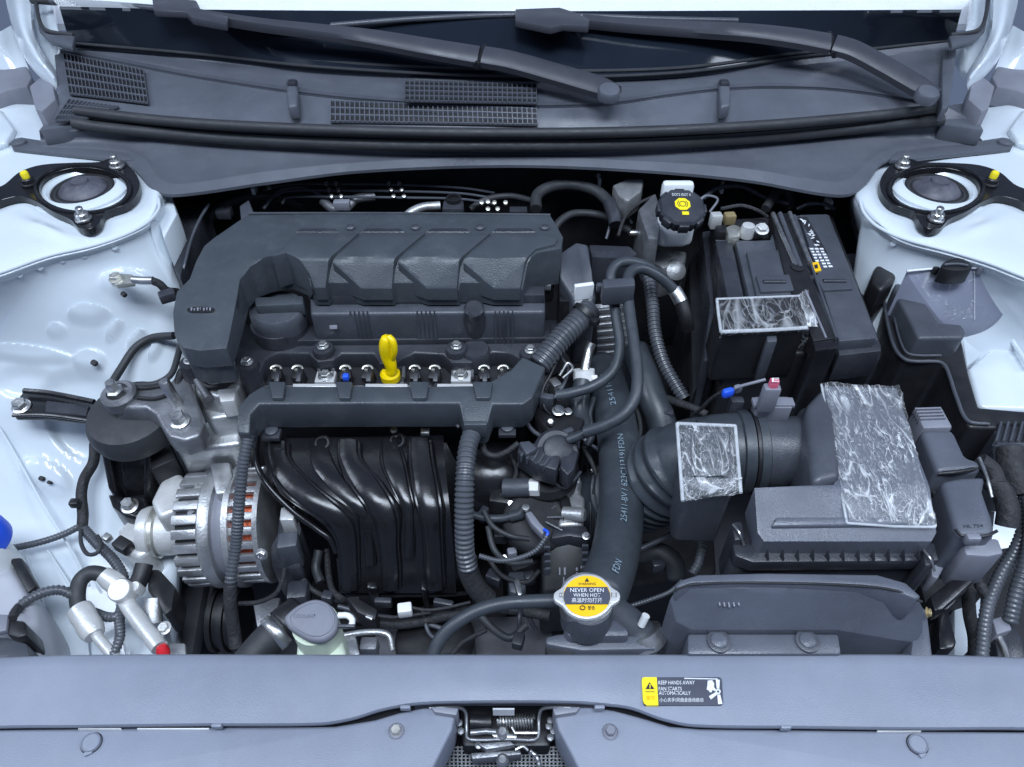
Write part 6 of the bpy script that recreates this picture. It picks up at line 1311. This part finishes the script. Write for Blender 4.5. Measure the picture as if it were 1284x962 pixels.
for x, y, r, k in ((115, 932, 12, 0), (497, 917, 10, 1), (765, 918, 10, 1), (1150, 934, 12, 0)):
    s = sc(x, y, ZF - .01); c = U(x, y, ZF - 0.010)
    if k == 0:
        e = mk('push_pin', lathe([(r * s, -0.002), (r * s, 0.0018), (r * s * 0.94, 0.003), (r * s * 0.85, 0.0034), (r * s * 0.8, 0.0026), (0, 0.0028)], c, seg=36), 'trim', fp)
        mk('pin_gap', lathe([(r * s * 1.09, -0.002), (r * s * 1.09, 0.0005), (0, 0.0005)], c, seg=36), 'matt', e)
        mk('pin_tab', obox(c + Vector((r * s * 0.1, -r * s * 1.02, 0.001)), 0.006, 0.003, 0.002, rz=0.5, bev=0.0005), 'trim', e)
    else:
        e = mk('washer', lathe([(r * s, -0.002), (r * s, 0.001), (r * s * 0.92, 0.0014), (r * s * 0.86, 0.0006), (0, 0.0006)], c, seg=36), 'grey', fp)
        mk('bolt', lathe([(r * s * 0.66, 0), (r * s * 0.66, 0.004), (r * s * 0.56, 0.005), (0, 0.005)], c, (0, 0, 1), 6), 'zinc' if x < 600 else 'grey', e, 30)
for x, y in ((271, 909), (986, 911), (508, 886), (752, 886)): mk('clip_tab', pbox(x, y, ZF + 0.001, 13, 5, 0.006, bev=0.001), 'trim', fp)
for x0, x1, y in ((98, 152, 914), (172, 262, 914), (1100, 1155, 917)): mk('edge_liner', prism([(x0, y - 1), (x1, y - 1), (x1, y + 0.6), (x0, y + 0.6)], ZF - 0.0075, ZF - 0.02, 0), 'white', fp)
# fan warning sticker
fs = thing('fan_warning_sticker', 'small black and yellow fan warning sticker on the front panel', 'sticker', (855, 867, ZF + 0.002))
zs = ZF + 0.0034
def rr(x0, y0, x1, y1, r): 
    o = []
    for cx, cy, a in ((x1 - r, y1 - r, 0), (x0 + r, y1 - r, 90), (x0 + r, y0 + r, 180), (x1 - r, y0 + r, 270)):
        for i in range(6): o.append((cx + r * math.cos(R(a + 18 * i)), cy + r * math.sin(R(a + 18 * i))))
    return o
slant = lambda pts: [(x + (y - 849) * 0.06, y) for x, y in pts]
zz = lambda x, y: zs
mk('black_field', prism(slant(rr(804.5, 849.2, 905, 884.5, 4)), zs - 0.0006, zs - 0.004, 0), 'inkgrey', fs)
yl = mk('yellow_field', prism(slant([(808, 849.2), (823.5, 849.2), (823.5, 884.5), (809, 884.5), (805.5, 882), (804.5, 878), (804.5, 853), (805.5, 850)]), zs, zs - 0.003, 0), 'sunyellow', fs)
tri = mk('triangle', prism([(814.5, 855.5), (820.6, 864), (809.4, 864)], zs + 0.0005, zs - 0.001, 0), 'ink', yl)
mk('exclamation', prism([(814.4, 858), (815.8, 858), (815.6, 863.5), (814.6, 863.5)], zs + 0.0009, zs, 0), 'sunyellow', tri)
lt('警告', 810, 872, 822, 878, zs + 0.0005, 'warn', yl); lt('WARNING', 809, 866.2, 821, 868.2, zs + 0.0005, 'ink', yl)
lt('KEEP HANDS AWAY', 825.5, 853.6, 871, 858.4, zs, 'print', fs); lt('FAN STARTS', 826, 861.4, 855, 866, zs, 'print', fs); lt('AUTOMATICALLY', 826.2, 866.8, 866, 871.4, zs, 'print', fs)
lt('小心夹手!风扇会自动启动', 827, 875, 882, 880.4, zs, 'print', fs)
mk('top_rule', prism([(858, 850), (900, 851), (900, 852), (858, 851.2)], zs, zs - 0.002, 0), 'print', fs)
fan = mk('fan_symbol', plate(ell(900.5, 867.2, 3.2, 3.2, 18), [ell(900.5, 867.2, 1.6, 1.6, 12)], zs, 0.0006), 'print', fs)
for q in ([(897.5, 852), (902.5, 852.5), (902, 863.5), (898.8, 863.5)], [(899.5, 871), (903, 871), (906, 882.5), (900.5, 883)], [(889, 873), (897.5, 868), (899, 871), (891.5, 877)]):
    mk('fan_blade', prism(q, zs, zs - 0.001, 0), 'print', fan)
mk('hand_symbol', prism([(887.5, 853.5), (893, 853), (895.5, 857), (895.5, 862), (898, 865), (896.5, 866.5), (893, 865), (892.5, 868), (890, 868), (888.5, 865.5), (886, 864.5), (887, 860)], zs, zs - 0.001, 0), 'print', fs)

# ================================================================== bonnet latch
bo = thing('bonnet_latch', 'dark steel bonnet latch with a coil spring in the front panel gap', 'latch', (634, 930, -0.22))
ZL = -0.135
mk('backing', prism([(555, 884), (712, 884), (735, 1000), (530, 1000)], -0.19, -0.21, 0.002), 'matt', bo)
mk('plate', prism([(578, 888), (692, 888), (690, 936), (580, 936)], ZL - 0.012, -0.19, 0.003), 'black', bo)
mk('hoop', tube([(538, 888, ZL + 0.02), (560, 887, ZL + 0.018), (578, 888, ZL + 0.012), (584, 894, ZL + 0.006), (585, 915, ZL), (586, 926, ZL), (600, 928, ZL), (640, 927, ZL), (668, 928, ZL), (675, 924, ZL), (676, 900, ZL + 0.004), (680, 889, ZL + 0.012), (700, 887, ZL + 0.018), (722, 888, ZL + 0.02)], 2.2, seg=10), 'aludark', bo)
sp = bmesh.new(); c0 = U(624, 905, ZL - 0.004); c1 = U(670, 905, ZL - 0.004); dd = (c1 - c0); ln = dd.length; dd = dd.normalized(); fx, fy, fz = frame(dd)
mk('spring', sweep([c0 + dd * ln * i / 240 + (fx * math.cos(i / 240 * 13 * 2 * math.pi) + fy * math.sin(i / 240 * 13 * 2 * math.pi)) * 0.0052 for i in range(241)], 0.0008, 6), 'steel', bo)
mk('bushing', sweep([U(590, 905, ZL - .004), U(604, 906, ZL - .004), U(616, 906, ZL - .004)], 0.006, 16), 'black', bo)
mk('striker_bar', sweep([U(590, 919, ZL), U(610, 917, ZL), U(636, 920, ZL)], 0.0025, 10), 'aludark', bo)
mk('striker_bar', sweep([U(642, 912, ZL), U(646, 919, ZL), U(674, 919, ZL)], 0.0014, 8), 'steel', bo)
mk('pawl', prism([(616, 918), (648, 920), (648, 926), (618, 924)], ZL + 0.003, ZL - 0.01, 0.001), 'steel', bo)
mk('lever', prism([(598, 932), (640, 929), (646, 934), (610, 940)], ZL + 0.001, ZL - 0.012, 0.001), 'aludark', bo)
mk('lever', prism([(590, 944), (652, 940), (654, 946), (592, 952)], ZL - 0.006, ZL - 0.02, 0.001), 'aludark', bo)
mk('rivet', lathe([(0.005, 0), (0.005, 0.004), (0.003, 0.006), (0, 0.006)], U(630, 920, ZL + 0.002), seg=16), 'steel', bo)
mk('rivet', lathe([(0.005, 0), (0.005, 0.004), (0.003, 0.006), (0, 0.006)], U(630, 955, ZL - 0.008), seg=16), 'steel', bo)
mk('cable', tube([(664, 942, ZL - .004), (672, 948, ZL - .006), (676, 960, ZL - .01), (678, 985, ZL - .02)], 3.4, 0.15, 0.004, 10), 'steel', bo)
mk('cable_end', tube([(646, 940, ZL), (656, 936, ZL), (662, 941, ZL - .002)], 2, seg=8), 'steel', bo)
mk('striker_tab', prism([(618, 888), (645, 888), (645, 890), (618, 890)], ZF - 0.018, ZF - 0.03, 0), 'print', bo)
for x, y in ((576, 908), (578, 918), (690, 905), (688, 912), (694, 918), (600, 936), (690, 926)): mk('screw', lathe([(0.0028, 0), (0.0028, 0.003), (0, 0.004)], U(x, y, ZL - 0.006), seg=12), 'aludark', bo)
gr = bmesh.new()
for i in range(34):
    x = 548 + i * 5
    join(gr, sheet_bm([U(x, 936, -0.165), U(x + 2, 936, -0.165), U(x + 2, 990, -0.175), U(x, 990, -0.175)], 0.001, Vector((0, 0, 1))))
for j in range(12):
    y = 937 + j * 4.5; z = -0.165 - (y - 936) * 0.000185
    join(gr, sheet_bm([U(546, y, z + .0003), U(720, y, z + .0003), U(720, y + 1.6, z), U(546, y + 1.6, z)], 0.0008, Vector((0, 0, 1))))
tag(mk('mesh_screen', gr, 'plastic2', bo), kind='stuff')
for m_ in (False, True):
    X = (lambda x: 1268 - x) if m_ else (lambda x: x)
    mk('side_plate', prism([(X(540), 886), (X(575), 888), (X(572), 897), (X(545), 893)], ZF - 0.004, ZF - 0.03, 0.001), 'grey', bo)

# ================================================================== small hoses, wires and fittings deep in the bay
rb = thing('rear_bay_loom', 'dark hoses and clipped wires crowded against the firewall behind the engine cover', 'loom', (460, 255, -0.12))
for i, (pts, r, m_) in enumerate((
    ([(250, 300, -.10), (268, 268, -.07), (300, 250, -.06), (340, 246, -.06), (380, 258, -.08)], 5, 'rubber'),
    ([(330, 262, -.06), (350, 240, -.05), (380, 236, -.05), (404, 246, -.06), (420, 262, -.08)], 2.2, 'plastic2'),
    ([(405, 252, -.06), (418, 262, -.065), (432, 262, -.065), (446, 250, -.06), (470, 246, -.06)], 6, 'aludark'),
    ([(590, 262, -.07), (610, 250, -.06), (640, 246, -.06), (668, 252, -.07)], 4, 'rubber'),
    ([(690, 300, -.09), (700, 280, -.08), (720, 268, -.075), (760, 272, -.08), (790, 290, -.09)], 5, 'rubber'),
    ([(880, 250, -.05), (900, 236, -.04), (930, 234, -.04), (960, 248, -.05), (990, 256, -.05)], 3, 'plastic2'),
    ([(960, 262, -.05), (975, 240, -.04), (985, 236, -.04), (992, 262, -.06)], 6, 'rubber'),
    ([(1000, 262, -.05), (1014, 256, -.04), (1034, 256, -.04), (1046, 262, -.05)], 2.4, 'plastic2'),
    ([(760, 300, -.08), (770, 270, -.06), (780, 262, -.06), (792, 280, -.08)], 2, 'plastic2'),
    ([(870, 262, -.05), (884, 246, -.04), (900, 250, -.045), (890, 266, -.06)], 1.6, 'grey'))):
    mk('hose' if r > 3 else 'wire', tube(pts, r, seg=12), m_, rb)
for x, y in ((604, 256), (612, 255), (620, 256), (634, 256), (612, 264), (624, 264), (338, 236), (750, 222), (906, 229)):
    mk('stud', lathe([(0.003, 0), (0.003, 0.005), (0, 0.006)], U(x, y, -0.045), (0, -0.5, 1), 10), 'zinc', rb)
for x, y, w_, h_, m_ in ((318, 234, 5, 12, 'print'), (752, 224, 4, 8, 'print'), (906, 232, 4, 8, 'print'), (1040, 250, 8, 12, 'white'), (280, 262, 18, 14, 'plastic'), (428, 252, 20, 10, 'grey'), (650, 262, 22, 12, 'plastic')):
    mk('tab', pbox(x, y, -0.045, w_, h_, 0.012, bev=0.001), m_, rb)
tl = thing('throttle_side_loom', 'tangle of dark wires and fittings packed round the throttle and thermostat', 'loom', (680, 620, -0.3))
for pts, r, m_ in (
    ([(655, 520, -.13), (668, 540, -.14), (690, 552, -.15), (716, 560, -.16)], 3, 'plastic2'),
    ([(640, 570, -.15), (648, 590, -.16), (640, 610, -.17), (628, 622, -.18)], 3, 'tape'),
    ([(606, 640, -.17), (618, 660, -.18), (640, 672, -.185), (664, 676, -.19)], 3.4, 'rubber'),
    ([(612, 660, -.19), (620, 690, -.2), (640, 706, -.21), (668, 704, -.21)], 4, 'rubber'),
    ([(690, 600, -.16), (706, 612, -.165), (716, 606, -.165), (728, 592, -.165)], 2.2, 'plastic2'),
    ([(730, 560, -.15), (742, 580, -.16), (748, 600, -.17), (744, 620, -.18)], 3, 'tape'),
    ([(724, 540, -.14), (738, 556, -.15), (752, 566, -.155), (756, 590, -.165)], 2.4, 'grey'),
    ([(612, 700, -.22), (630, 722, -.225), (660, 730, -.23), (676, 716, -.23)], 3, 'tape'),
    ([(702, 446, -.095), (712, 462, -.1), (706, 484, -.105), (694, 500, -.112)], 2.2, 'plastic2'),
    ([(745, 500, -.13), (738, 520, -.135), (742, 545, -.145), (736, 560, -.15)], 5, 'hose'),
    ([(790, 560, -.16), (802, 545, -.155), (800, 520, -.15), (792, 505, -.15)], 3, 'tape'),
    ([(800, 690, -.21), (830, 676, -.205), (858, 662, -.2), (880, 660, -.2)], 3.4, 'conduit'),
    ([(838, 500, -.14), (850, 505, -.135), (870, 512, -.13), (886, 520, -.13)], 5, 'tape')):
    mk('wire' if r < 3.2 else 'hose', tube(pts, r, seg=10), m_, tl)
for x, y, z, w_, h_, m_ in ((612, 590, -.18, 14, 12, 'aludark'), (628, 668, -.2, 18, 12, 'plastic'), (642, 690, -.205, 12, 10, 'grey'), (620, 720, -.23, 20, 14, 'plastic'), (664, 720, -.23, 14, 12, 'plastic'), (738, 556, -.15, 12, 12, 'plastic'), (710, 540, -.12, 20, 8, 'plastic2'), (722, 548, -.125, 8, 14, 'grey'), (754, 610, -.2, 8, 10, 'plastic'), (838, 515, -.14, 14, 10, 'plastic'), (826, 705, -.22, 16, 10, 'plastic'), (606, 640, -.18, 10, 16, 'plastic')):
    mk('fitting', pbox(x, y, z, w_, h_, 0.016, rz=random.uniform(-.5, .5), bev=0.002), m_, tl)
for x, y, z in ((652, 602, -.17), (640, 632, -.18), (700, 592, -.16), (612, 612, -.19), (744, 590, -.17), (690, 530, -.12), (668, 690, -.2), (632, 700, -.21)):
    mk('screw', lathe([(0.0042, 0), (0.0042, 0.003), (0.003, 0.0045), (0, 0.0045)], U(x, y, z), (0, -0.4, 1), 6), 'steel', tl, 30)
ul = thing('under_manifold_loom', 'dark wires and clips hanging in the gap between intake manifold and front panel', 'loom', (520, 790, -0.35))
for pts, r, m_ in (
    ([(380, 726, -.26), (392, 740, -.265), (420, 752, -.27), (450, 752, -.27)], 3.4, 'tape'),
    ([(424, 760, -.275), (470, 772, -.28), (520, 778, -.28), (560, 790, -.28)], 3, 'conduit'),
    ([(530, 765, -.27), (536, 790, -.28), (545, 800, -.28), (560, 796, -.28)], 2.6, 'plastic2'),
    ([(600, 770, -.25), (620, 790, -.26), (640, 800, -.265), (660, 784, -.26)], 5, 'rubber'),
    ([(610, 790, -.26), (580, 806, -.27), (566, 822, -.28)], 3, 'tape'),
    ([(400, 690, -.25), (396, 712, -.26), (402, 730, -.265)], 6, 'rubber')):
    mk('wire' if r < 3.2 else 'hose', tube(pts, r, seg=10), m_, ul)
for x, y, w_, h_, m_ in ((480, 752, 22, 8, 'plastic'), (556, 754, 26, 8, 'plastic'), (628, 756, 20, 12, 'plastic'), (650, 800, 14, 18, 'plastic'), (560, 826, 12, 18, 'plastic'), (410, 745, 14, 12, 'plastic')):
    mk('clip', pbox(x, y, -.255, w_, h_, 0.014, rz=random.uniform(-.3, .3), bev=0.002), m_, ul)
